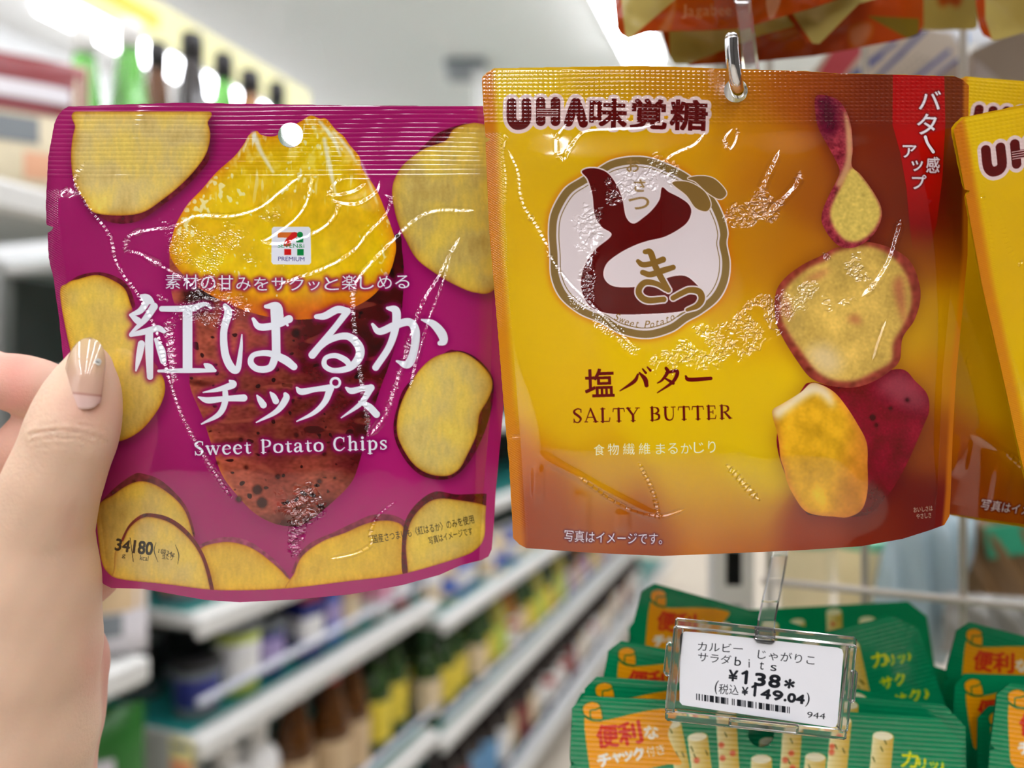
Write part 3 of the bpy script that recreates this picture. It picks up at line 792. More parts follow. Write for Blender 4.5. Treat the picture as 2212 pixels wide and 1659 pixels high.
def back_panel(cv0, loops, depth, h_fn, seal, base, rgb, parent, bulge=.55, gap=.55, bst=8):
    st = bst
    x1 = cv0.x0 + (cv0.w - 1) * cv0.s; y1 = cv0.y0 + (cv0.h - 1) * cv0.s
    cb = Canvas(cv0.x0, cv0.y0, x1, y1, st, rgb)
    hb = h_fn(cb)
    hb = np.minimum(hb, 0) - bulge * np.maximum(hb, 0) - gap
    return panel('back_panel', cb, loops, depth, hb, FILMB, parent, base, flip=True)

def build_magenta():
    cv = art_magenta()
    D = lambda x, y: .231 + .019 * (x - 100) / 990 + 8.6e-6 * (y - 760)
    K = 1.66 / .239
    h = h_magenta(cv)
    cur = [([(182, 352), (162, 393), (190, 445), (235, 505), (250, 560), (270, 600), (300, 640), (340, 720), (360, 800), (385, 880), (420, 950), (470, 1030), (500, 1075)], 3.0, .25),
           ([(130, 421), (146, 410), (168, 421)], 3, .1),
           ([(655, 375), (600, 420), (560, 450), (500, 468), (420, 468), (370, 490), (300, 500), (275, 515), (272, 540), (300, 548), (350, 575), (400, 605), (440, 640), (480, 650)], 3.2, .5),
           ([(673, 380), (665, 430), (640, 470), (580, 515), (568, 522), (600, 526), (650, 515), (700, 490), (725, 460), (730, 440), (718, 430)], 3.2, .4),
           ([(800, 385), (740, 385), (715, 408), (718, 420), (760, 414), (792, 395)], 3, .3),
           ([(720, 436), (770, 440), (812, 415), (820, 390)], 3, .3),
           ([(830, 420), (843, 430), (835, 460), (800, 500), (760, 545), (700, 580), (640, 600), (600, 615)], 3.2, .7),
           ([(1025, 455), (950, 455), (910, 465), (870, 495), (820, 545), (780, 590), (762, 620), (760, 660), (765, 720), (775, 790), (785, 850), (795, 900), (795, 940)], 3.6, .8),
           ([(993, 512), (950, 590), (915, 650), (890, 720), (870, 790), (850, 850), (830, 900), (800, 940)], 4, .8),
           ([(975, 545), (960, 600), (930, 680), (905, 760), (885, 840)], 2.8, .5),
           ([(360, 690), (368, 740), (372, 800), (372, 830)], 6, 1.),
           ([(650, 1110), (640, 1150), (632, 1200)], 6, 1.), ([(855, 1082), (815, 1115), (800, 1150), (802, 1175), (770, 1195), (710, 1208)], 2.4, .4),
           ([(640, 1050), (650, 1075), (625, 1100), (690, 1110)], 8, 1.)]
    pat = [([(400, 600), (440, 610), (540, 655), (520, 690), (470, 700), (420, 680)], 14, 1.1), ([(340, 640), (400, 655), (470, 660), (380, 700), (350, 690)], 10, 1.),
           ([(610, 1050), (660, 1035), (700, 1090), (680, 1120), (600, 1110)], 12, 1.2), ([(625, 1120), (665, 1110), (640, 1200), (620, 1210)], 7, 1.1), ([(570, 450), (620, 430), (600, 470), (560, 480)], 8, .8),
           ([(330, 500), (440, 470), (560, 560), (420, 580)], 30, .5)]
    h = finish(cv, h, D, cur, pat, K, (226, 384), 9.9, .05)
    h = edge_knurl(cv, h, np.interp(cv.Y, [400, 486, 601, 787, 1036], [108, 108, 124, 148, 192]), 22, 400, 1000, .035)
    base = W(628, 292, .2412)
    t = tag(empty('snack_pouch', base), 'magenta sweet potato chip pouch pinched by a hand, left of the yellow pouch', 'snack pouch')
    loops = [OUT_M, circle(627.5, 292, 27)]
    panel('top_seal', cv, loops, D, h, FILM, t, base, (200, 385))
    panel('front_panel', cv, loops, D, h, FILM, t, base, (385, 1400))
    back_panel(cv, loops, D, h_magenta, 385, base, (150, 40, 96), t)
    return t
# ---- yellow pouch
def art_yellow():
    cv = Canvas(1036, 136, 2100, 1208, 1.0)
    S = [(1100, 165, (226, 186, 10)), (1200, 170, (222, 180, 8)), (1300, 180, (208, 155, 18)), (1450, 180, (196, 132, 24)), (1600, 180, (190, 116, 30)), (1700, 190, (165, 85, 34)), (1780, 200, (138, 62, 34)), (1900, 200, (115, 50, 25)), (2060, 220, (112, 54, 26)),
         (1200, 300, (220, 176, 0)), (1350, 310, (214, 165, 8)), (1500, 310, (210, 150, 18)), (1600, 300, (196, 128, 20)), (1680, 350, (184, 112, 20)), (1750, 400, (160, 88, 18)), (1850, 330, (124, 54, 14)), (1910, 300, (112, 44, 12)), (1930, 450, (115, 50, 15)), (2030, 480, (96, 34, 14)),
         (1120, 480, (222, 176, 0)), (1150, 700, (224, 181, 0)), (1450, 780, (227, 186, 0)), (1620, 500, (188, 124, 18)), (1640, 600, (194, 132, 16)), (1690, 560, (176, 108, 16)), (1640, 700, (216, 165, 8)), (1640, 850, (224, 184, 0)), (1200, 900, (224, 178, 0)), (1450, 900, (228, 188, 0)),
         (1300, 1040, (216, 164, 0)), (1500, 1070, (224, 176, 0)), (1640, 1000, (228, 192, 4)), (1120, 1000, (192, 104, 12)), (1130, 1100, (150, 64, 20)), (1210, 1090, (164, 78, 18)), (1200, 1150, (146, 62, 22)), (1330, 1120, (168, 86, 12)), (1400, 1165, (148, 64, 18)), (1500, 1140, (196, 116, 6)), (1600, 1110, (214, 160, 0)), (1600, 1170, (168, 82, 12)), (1750, 1150, (148, 58, 15)), (1900, 1130, (126, 48, 15)), (2000, 1100, (108, 38, 10)),
         (2020, 950, (150, 76, 10)), (2020, 820, (196, 130, 10)), (2030, 680, (190, 136, 22)), (2010, 560, (150, 84, 16)), (1700, 950, (222, 178, 0)), (1980, 700, (210, 160, 24))]
    cv.C[:] = cv.scatter(S, 46.0)  # print gradient, with some light and shade on the film mixed in
    X, Y = cv.X, cv.Y
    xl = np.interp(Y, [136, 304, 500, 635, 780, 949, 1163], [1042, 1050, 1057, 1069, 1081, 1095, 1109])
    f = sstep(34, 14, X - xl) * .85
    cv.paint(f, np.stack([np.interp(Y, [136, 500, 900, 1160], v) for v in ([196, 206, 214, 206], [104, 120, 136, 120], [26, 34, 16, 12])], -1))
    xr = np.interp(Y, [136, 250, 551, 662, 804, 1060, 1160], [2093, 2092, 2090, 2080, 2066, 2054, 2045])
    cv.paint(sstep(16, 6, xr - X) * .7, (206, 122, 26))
    # red flash with its vertical line
    red = cv.poly([(1929, 130), (2039, 130), (2042, 270), (2036, 380), (2024, 480), (2010, 540), (1975, 560), (1966, 500), (1958, 405), (1945, 331), (1928, 270)], False)
    cv.paint(red * sstep(560, 380, Y), (172, 16, 24))
    Wt = (232, 228, 232); D_ = (70, 10, 14)
    for ch, x, y, w, h in (('バ', 1985, 236, 47, 40), ('タ', 1981, 290, 42, 44), ('感', 2001, 373, 28, 34), ('ア', 1950, 340, 29, 26), ('ッ', 1969, 369, 24, 22), ('プ', 1970, 408, 30, 30)):
        letters(cv, cv.grow(cv.run(ch, (x, y), (x + w, y + .5), h), .8), Wt, D_, 3, .7)
    letters(cv, [[(1999, 296, 7), (2004, 310, 6), (2016, 328, 7)]], Wt, D_, 3, .7)
    # slices and potato
    n = cv.noise(1.4, seed=201)
    def halo(P, r=14, a=.5):
        q = cv.poly(P); cv.mul(cv.blur(q, r) * (1 - q) * a, (.5, .36, .3)); return q
    po = [(1729, 846), (1752, 826), (1810, 834), (1870, 815), (1945, 797), (1978, 824), (2003, 852), (2007, 888), (1995, 920), (1978, 960), (1960, 1000), (1945, 1028), (1921, 1066), (1885, 1105), (1850, 1116), (1760, 1114), (1735, 1100), (1702, 1040), (1678, 940)]
    m = halo(po, 20, .6)
    u = np.clip((X - 1860) / 150, 0, 1); q = cv.noise(12, seed=202)
    c = np.array((126, 32, 44)) * (1 + .08 * q + .03 * n)[..., None] * (1 - .25 * sstep(980, 1110, Y))[..., None]
    cv.paint(m, c)
    cv.paint(m * cv.blur(cv.poly([(1890, 830), (1945, 800), (1990, 840), (2005, 880), (1960, 880)]), 14), (176, 92, 104), .55)
    for x, y, r in ((1885, 902, 7), (1924, 882, 5), (1960, 864, 5), (1893, 918, 5)): cv.paint(cv.blur(cv.disc(x, y, r), 2.5), (50, 24, 24), .8)
    fl = [(1752, 828), (1729, 848), (1690, 872), (1670, 884), (1669, 900), (1678, 932), (1683, 960), (1686, 990), (1694, 1015), (1700, 1040), (1712, 1066), (1735, 1100), (1760, 1112), (1800, 1116), (1832, 1117), (1862, 1100), (1874, 1060), (1874, 1006), (1872, 956), (1850, 912), (1826, 875), (1803, 848), (1776, 832)]
    m = cv.poly(fl)
    e = np.clip(cv.blur(m, 10) * 2 - 1, 0, 1)[..., None]; q = cv.noise(9, 13, seed=203); q2 = cv.noise(2.5, seed=204)
    c = np.array((214, 140, 50)) * (1 - e) + np.array((226, 170, 42)) * e
    f = sstep(1800, 1870, X + .25 * (Y - 960))[..., None]; c = c * (1 - f * .6) + np.array((206, 118, 52)) * f * .6
    cv.paint(m, np.clip(c * (1 + .05 * q + .018 * q2)[..., None], 0, 250))
    cv.paint(m * cv.blur(cv.poly([(1670, 886), (1700, 866), (1752, 826), (1790, 842), (1800, 880), (1760, 850), (1700, 890), (1680, 905)]), 6), (240, 230, 205), .85)
    B = [(1803, 536), (1840, 528), (1877, 523), (1928, 537), (1966, 564), (1985, 608), (1988, 649), (1975, 692), (1950, 730), (1944, 777), (1924, 800), (1887, 824), (1843, 837), (1793, 833), (1752, 817), (1722, 780), (1691, 730), (1675, 689), (1675, 635), (1695, 601), (1735, 571), (1776, 551)]
    m = halo(B, 16, .6)
    cv.paint(m, np.array((140, 62, 52)) * (1 + .07 * cv.noise(4, seed=205))[..., None])
    C2 = [(1806, 544), (1870, 531), (1918, 548), (1950, 580), (1966, 620), (1968, 660), (1950, 705), (1930, 740), (1925, 780), (1890, 802), (1846, 822), (1800, 821), (1765, 802), (1735, 765), (1704, 720), (1688, 682), (1690, 640), (1706, 612), (1745, 580), (1785, 562)]
    m2 = cv.blur(cv.poly(C2), 4); q = cv.noise(16, seed=206); q2 = cv.noise(2.2, seed=207)
    cv.paint(m2, np.clip(np.array((204, 168, 84)) * (1 + .045 * q + .025 * q2)[..., None], 0, 250))
    cv.paint(m2 * cv.blur(cv.poly([(1740, 760), (1790, 745), (1820, 790), (1780, 810)]), 12), (228, 206, 170), .6)
    for P in ([(1700, 690), (1690, 660), (1700, 640), (1708, 680)], [(1735, 605), (1790, 580), (1770, 600)], [(1830, 690), (1850, 680), (1860, 700)], [(1930, 620), (1950, 600), (1955, 700)]): cv.paint(cv.blur(cv.poly(P), 6), (168, 76, 66), .6)
    A = [(1762, 209), (1783, 206), (1810, 216), (1826, 236), (1838, 270), (1842, 321), (1840, 358), (1860, 378), (1887, 415), (1904, 449), (1902, 479), (1884, 510), (1853, 532), (1823, 535), (1799, 520), (1777, 486), (1776, 459), (1789, 425), (1808, 388), (1813, 365), (1793, 324), (1769, 280), (1761, 243)]
    m = halo(A, 12, .5)
    cv.paint(m, np.array((142, 52, 62)) * (1 + .07 * cv.noise(4, seed=208) + .06 * n)[..., None])
    cv.paint(m * cv.blur(cv.poly([(1765, 210), (1800, 212), (1812, 260), (1795, 300), (1772, 270)]), 9), (70, 24, 44), .75)
    cv.paint(m * cv.blur(cv.poly([(1824, 240), (1838, 275), (1842, 322), (1838, 362), (1818, 400), (1806, 398), (1826, 350), (1828, 300)]), 3), (206, 160, 110), .85)
    cv.paint(m * cv.blur(cv.poly([(1840, 362), (1862, 382), (1886, 416), (1902, 450), (1899, 477), (1880, 505), (1852, 522), (1825, 518), (1802, 492), (1793, 462), (1800, 436), (1818, 400)]), 3), np.clip(np.array((212, 184, 92)) * (1 + .03 * q2)[..., None], 0, 250))
    # maker's word: heavy rounded letters with a pale rim
    w = 21
    L = [[(1105, 222, w), (1105, 255, w), (1112, 268, w), (1122, 270, w), (1132, 266, w), (1137, 255, w), (1137, 222, w)],
         [(1168, 220, w), (1168, 262, w)], [(1200, 220, w), (1200, 262, w)], [(1168, 243, 18), (1200, 243, 18)], [(1228, 264, 19), (1236, 240, 20), (1244, 222, 22)], [(1244, 222, 22), (1252, 240, 20), (1260, 266, 20)]]
    m = cv.strokes(L)
    for ch, x, y, ww, h in (('味', 1274, 275, 78, 61), ('覚', 1362, 277, 76, 62), ('糖', 1448, 280, 78, 63)):
        m = np.maximum(m, cv.grow(cv.run(ch, (x, y - 1), (x + ww, y + 1.5), h), 2.6))
    cv.paint(cv.grow(m, 8), (226, 200, 196))
    cv.paint(m, (96, 26, 32))
    for k in range(4): cv.paint(cv.poly([(1160, 235 + k * 5), (1206, 235.5 + k * 5), (1206, 237 + k * 5), (1160, 236.5 + k * 5)], False), (224, 196, 192))
    # round crest
    R = [(1287, 363), (1321, 344), (1365, 336), (1405, 339), (1446, 354), (1490, 377), (1540, 420), (1564, 463), (1574, 500), (1572, 527), (1579, 568), (1574, 611), (1554, 649), (1517, 679), (1486, 696), (1452, 719), (1398, 733), (1341, 723), (1297, 699), (1250, 679), (1209, 645), (1189, 601), (1186, 551), (1183, 500), (1189, 456), (1216, 408), (1250, 384)]
    m = cv.poly(R)
    cv.paint(np.clip(cv.blur(cv.grow(m, 4), 6), 0, 1) * (1 - m), (198, 104, 10), .75)
    cx, cy = 1380, 535
    def ring(k, P=R): return cv.poly([(cx + (x - cx) * k, cy + (y - cy) * k) for x, y in P])
    gold = (132, 106, 62); pale = (218, 204, 204)
    cv.paint(m, (224, 206, 200)); cv.paint(ring(.985), gold); cv.paint(ring(.905), pale); cv.paint(ring(.882), gold); cv.paint(ring(.872), pale)
    dk = (94, 28, 34)
    T = [(1257, 370), (1280, 363), (1310, 372), (1331, 398), (1344, 429), (1352, 468), (1368, 483), (1390, 470), (1410, 452), (1425, 430), (1430, 405), (1445, 415), (1470, 428), (1488, 442), (1493, 460), (1480, 485), (1439, 510), (1400, 520), (1371, 530), (1338, 547), (1310, 570), (1304, 598), (1324, 618), (1371, 620), (1420, 610), (1449, 598), (1479, 596), (1500, 610), (1515, 630), (1510, 655), (1480, 670), (1439, 676), (1338, 679), (1287, 669), (1263, 645), (1255, 611), (1263, 574), (1285, 540), (1321, 508), (1300, 490), (1285, 465), (1280, 422), (1270, 388)]
    m = cv.poly(T)
    cv.paint(cv.grow(m, 3), (226, 210, 208)); cv.paint(m, dk)
    for P in ([(1486, 385), (1513, 380), (1540, 385), (1560, 402), (1569, 419), (1554, 430), (1527, 415), (1503, 393)], [(1452, 395), (1486, 393), (1520, 412), (1535, 439), (1527, 456), (1503, 449), (1483, 422)]):
        m = cv.poly(P); cv.paint(cv.grow(m, 2.2), (226, 206, 198)); cv.paint(m, (134, 104, 58))
    L = [k7((1120, 190, 26), (1150, 212, 36), (1210, 205, 36), (1280, 180, 40)), k7((1165, 130, 30), (1200, 135, 40), (1230, 220, 40), (1270, 300, 40), (1315, 375, 34)), k7((1150, 262, 34), (1200, 275, 38), (1280, 250, 40), (1345, 230, 34)),
         k7((1300, 370, 30), (1240, 335, 34), (1170, 325, 38), (1130, 360, 40), (1130, 405, 40), (1180, 440, 40), (1285, 435, 36)), k7((1345, 425, 34), (1400, 395, 36), (1450, 375, 38), (1510, 385, 42), (1528, 430, 42), (1500, 475, 36), (1435, 502, 22))]
    L = [[(x, y, q / 2.962) for x, y, q in P] for P in L]
    m = cv.strokes(L)
    cv.paint(cv.grow(m, 3.2), pale); cv.paint(m, (132, 98, 46))
    for ch, x, y, w_, h in (('お', 1354, 371, 28, 28), ('さ', 1370, 414, 24, 26), ('つ', 1358, 452, 44, 26)):
        cv.paint(cv.grow(cv.run(ch, (x, y), (x + w_, y), h), .7), (148, 116, 70))
    s = 'Sweet Potato'
    for i, ch in enumerate(s):
        if ch == ' ': continue
        t = (i - 5.5) / 5.5; a = -.30 * t
        x = 1391 + 62 * t; y = 709 - 17 * t * t
        ww = {'w': 12, 'P': 10, 'S': 8.5, 't': 6}.get(ch, 8.5); h = 16 if ch in 'SP' else (14 if ch == 't' else 10.5)
        dx, dy = math.cos(a), math.sin(a)
        cv.paint(cv.grow(cv.run(ch, (x - ww / 2 * dx, y - ww / 2 * dy), (x + ww / 2 * dx, y + ww / 2 * dy), h, shear=.25), .45), (134, 100, 46))
    for P in ([(1304, 682, 2), (1318, 690, 2)], [(1464, 684, 2), (1480, 674, 2)]): cv.paint(cv.stroke(P), gold)
    # flavour
    br = (104, 28, 18)
    L = [k7((1120, 915, 14), (1095, 960, 24), (1005, 1020, 8)), k7((1130, 905, 12), (1165, 945, 30), (1175, 985, 26)), k7((1150, 880, 10), (1170, 905, 16)), k7((1180, 868, 10), (1200, 890, 16)),
         k7((1300, 875, 20), (1310, 900, 24), (1275, 950, 16), (1245, 970, 8)), k7((1300, 905, 14), (1370, 895, 24), (1345, 960, 22), (1245, 1032, 8)), k7((1285, 935, 10), (1345, 970, 22)), k7((1425, 925, 12), (1450, 948, 26), (1585, 940, 24))]
    L = [[(x, y, q / 2.962) for x, y, q in P] for P in L]
    cv.paint(np.maximum(cv.strokes(L), cv.grow(cv.run('塩', (1265, 858), (1327, 856), 60), 1.2)), br)
    cv.paint(cv.strokes(serif('SALTY BUTTER', (1238, 913), (1580, 904), 42, .13, 1.0)), br)
    for i, (ch, w_, h) in enumerate(zip('食物繊維まるかじり', (23, 24, 25, 25, 20, 21, 24, 22, 16), (24, 25, 25, 25, 23, 23, 22, 24, 26))):
        x = (1283, 1313, 1346, 1380, 1417, 1443, 1471, 1499, 1530)[i]; y = 984 - i * .7
        cv.paint(cv.grow(cv.run(ch, (x, y), (x + w_, y - .4), h), .55), (238, 238, 214))
    letters(cv, cv.grow(cv.run('写真はイメージです。', (1219, 1169), (1430, 1176), 25, sag=2), .35), (232, 228, 236), (92, 22, 50), 3.5, .9)
    cv.paint(cv.grow(cv.run('おいしさは', (1974, 1107), (2015, 1103), 11), .3), (210, 190, 180))
    cv.paint(cv.grow(cv.run('やさしさ', (1980, 1121), (2012, 1118), 11), .3), (210, 190, 180))
    return cv

OUT_Y = np.array([(1068, 148), (1150, 146.5), (1236, 145), (1388, 142.5), (1480, 145.5), (1574, 149), (1740, 154), (1810, 159), (1940, 161.5), (2063, 165), (2079, 172), (2093, 185), (2092, 250), (2091, 400), (2090, 551), (2080, 662), (2066, 804), (2058, 940), (2054, 1060), (2051, 1115), (2040, 1134), (2010, 1145), (1950, 1164), (1860, 1180), (1740, 1188), (1583, 1195), (1429, 1201), (1275, 1194), (1137, 1184), (1122, 1176), (1109, 1163), (1100, 1000), (1095, 949), (1081, 780), (1069, 635), (1057, 500), (1049, 307), (1052, 307), (1060, 301), (1049, 296), (1045, 240), (1041, 169), (1052, 157)], float)

def h_yellow(cv):
    X, Y = cv.X, cv.Y
    xl = np.interp(Y, [136, 304, 500, 635, 780, 949, 1163], [1042, 1050, 1057, 1069, 1081, 1095, 1109]); xr = np.interp(Y, [136, 250, 551, 662, 804, 1060, 1160], [2093, 2092, 2090, 2080, 2066, 2054, 2045])
    u = np.clip((X - xl) / (xr - xl), 0, 1)
    U = 1 - np.abs(2 * np.clip((u - .03) / .94, 0, 1) - 1) ** 5
    V = np.clip(.10 * sstep(255, 360, Y) + .90 * sstep(440, 1000, Y), 0, 1) * (1 - .4 * sstep(950, 1200, Y))
    h = 9.0 * U * V + .6 * np.sin(u * 4 + .5) * sstep(330, 180, Y)
    h += .0055 * 40 * np.logaddexp(0, (450 - Y) / 40) * sstep(.02, .2, u)
    h += .12 * cv.noise(80, seed=15) * sstep(270, 420, Y) * U + .10 * cv.noise(26, 44, seed=16) * sstep(275, 350, Y) * (.3 + .7 * U)
    h += .5 * np.exp(-((Y - 1000 - (X - 1190) * .52) / 10) ** 2) * sstep(1150, 1200, X) * sstep(1440, 1400, X)
    for x, y, a, b in ((1163, 1043, 14, 40), (1255, 1110, 20, 50), (1345, 1125, 16, 22)):
        h += .5 * np.exp(-((X - x) / a) ** 4 - ((Y - y) / b) ** 4)
    return h

def build_yellow():
    cv = art_yellow()
    D = lambda x, y: .2375 + 0 * x + 8.6e-6 * (y - 640)
    K = 1.66 / .2375
    h = h_yellow(cv)
    cur = [([(1095, 300), (1086, 320), (1092, 380), (1090, 440)], 2.4, .2), ([(1098, 325), (1118, 370), (1128, 440), (1160, 490), (1185, 535)], 3, .4), ([(1100, 300), (1090, 292), (1086, 310)], 2, .1),
           ([(1225, 265), (1202, 300), (1205, 330), (1218, 347), (1232, 320), (1262, 285), (1320, 279), (1380, 276), (1430, 262)], 3, .35), ([(1524, 285), (1500, 312), (1455, 332), (1420, 362)], 3.5, .7),
           ([(1584, 276), (1566, 300), (1578, 322), (1591, 300), (1592, 276)], 3, .4), ([(1683, 325), (1665, 365), (1650, 400), (1646, 440), (1655, 465)], 5, .8), ([(1655, 468), (1690, 430), (1722, 395), (1728, 370)], 5, .8),
           ([(1945, 475), (1930, 530), (1915, 570), (1890, 610), (1862, 640)], 5, .9), ([(1915, 690), (1900, 730), (1885, 780)], 2.6, .6), ([(1262, 440), (1290, 500), (1275, 560), (1265, 600), (1268, 650)], 6, 1.), ([(1180, 540), (1220, 600), (1290, 670), (1370, 750)], 2.2, .4),
           ([(1097, 944), (1130, 945)], 2, .3), ([(1380, 1000), (1410, 1060), (1425, 1120)], 2.6, .1), ([(1480, 1100), (1420, 1115), (1340, 1090), (1250, 1030)], 2.6, .1), ([(1570, 1005), (1610, 1050), (1640, 1080)], 4, .6)]
    pat = [([(1400, 340), (1450, 345), (1460, 380), (1420, 410), (1390, 380)], 10, 1.2), ([(1245, 420), (1310, 400), (1350, 360), (1380, 400), (1300, 460), (1270, 560), (1245, 520)], 14, 1.1), ([(1560, 470), (1610, 430), (1630, 480), (1580, 490)], 8, 1.1),
           ([(1620, 420), (1690, 430), (1680, 470), (1630, 475)], 8, 1.1), ([(1390, 785), (1540, 700), (1660, 640), (1720, 640), (1640, 740), (1500, 792)], 18, 1.2), ([(1760, 570), (1860, 550), (1910, 600), (1860, 670), (1790, 660)], 18, 1.2), ([(1680, 640), (1760, 600), (1740, 660), (1690, 680)], 12, .9),
           ([(1255, 540), (1280, 540), (1280, 650), (1258, 650)], 7, 1.1), ([(1250, 640), (1370, 740), (1360, 760), (1240, 660)], 8, .5)]
    h = finish(cv, h, D, cur, pat, K, (150, 268), 8.4, .055, 11)
    h = edge_knurl(cv, h, np.interp(cv.Y, [304, 635, 949, 1163], [1062, 1082, 1110, 1124]), 24, 280, 1150, .03)
    base = W(1590, 197, .2375)
    t = tag(empty('snack_pouch', base), 'big yellow pouch facing the lens on the chrome hook, right of the magenta pouch', 'snack pouch', 'yellow pouches on the hooks')
    loops = [OUT_Y, circle(1590, 196, 26)]
    panel('top_seal', cv, loops, D, h, FILM, t, base, (100, 268))
    panel('front_panel', cv, loops, D, h, FILM, t, base, (268, 1400))
    back_panel(cv, loops, D, h_yellow, 268, base, (206, 160, 20), t)
    return t

def put(o, px, py, Y, anchor, roll, pitch=0, yaw=0):
    """turn a copy (roll clockwise in the picture) and set its anchor point (metres from its base) at a place"""
    o.rotation_mode = 'YXZ'
    o.rotation_euler = (math.radians(pitch), math.radians(roll), math.radians(yaw))
    R = o.rotation_euler.to_matrix()
    o.location = W(px, py, Y) - R @ Vector(anchor)

pouch_m = build_magenta()
pouch_y = build_yellow()
by = Vector(W(1590, 197, .2375))
tl = W(1041, 158, .2375) - by                            # its top left corner
q = copy_tree(pouch_y); q['label'] = 'tilted yellow pouch cut off by the right photo edge, overlapping the big yellow pouch'
put(q, 2033, 268, .2285, tl, -11.5, 0, 6)
q = copy_tree(pouch_y); q['label'] = 'yellow pouch at the back, between the big yellow pouch and the tilted one'
put(q, 2048, 172, .262, tl, 5.5, 0, 0)
# ------------------------------------------------------------------ the hand that pinches the magenta pouch
def surface_nets(S, org, st):
    nx, ny, nz_ = S.shape
    neg = S < 0
    c = sum(neg[i:nx - 1 + i, j:ny - 1 + j, k:nz_ - 1 + k].astype(np.int8) for i in (0, 1) for j in (0, 1) for k in (0, 1))
    act = (c > 0) & (c < 8)
    I = np.argwhere(act)
    num = np.zeros((len(I), 3)); cnt = np.zeros(len(I))
    cor = [(i, j, k) for i in (0, 1) for j in (0, 1) for k in (0, 1)]
    for a in range(8):
        for b in range(a + 1, 8):
            if sum(abs(x - y) for x, y in zip(cor[a], cor[b])) != 1: continue
            va = S[I[:, 0] + cor[a][0], I[:, 1] + cor[a][1], I[:, 2] + cor[a][2]]
            vb = S[I[:, 0] + cor[b][0], I[:, 1] + cor[b][1], I[:, 2] + cor[b][2]]
            s = (va < 0) != (vb < 0)
            t = np.where(s, va / np.where(s, va - vb, 1), 0)[:, None]
            num += s[:, None] * (np.array(cor[a]) * (1 - t) + np.array(cor[b]) * t); cnt += s
    V = (I + num / cnt[:, None]) * st + org
    idx = -np.ones(act.shape, int); idx[act] = np.arange(len(I))
    Q = []
    for ax in range(3):
        a, b = [d for d in range(3) if d != ax]
        sl0 = [slice(None)] * 3; sl1 = [slice(None)] * 3
        sl0[ax] = slice(0, -1); sl1[ax] = slice(1, None)
        e = np.argwhere(neg[tuple(sl0)] != neg[tuple(sl1)])
        e = e[(e[:, a] > 0) & (e[:, b] > 0) & (e[:, a] < act.shape[a]) & (e[:, b] < act.shape[b]) & (e[:, ax] < act.shape[ax])]
        def cell(da, db):
            q = e.copy(); q[:, a] -= da; q[:, b] -= db
            return idx[q[:, 0], q[:, 1], q[:, 2]]
        f = np.stack([cell(0, 0), cell(1, 0), cell(1, 1), cell(0, 1)], 1)
        fl = neg[tuple(sl0)][e[:, 0], e[:, 1], e[:, 2]]
        if ax == 1: fl = ~fl
        f[~fl] = f[~fl][:, ::-1]
        Q.append(f[(f >= 0).all(1)])
    return V, np.vstack(Q)

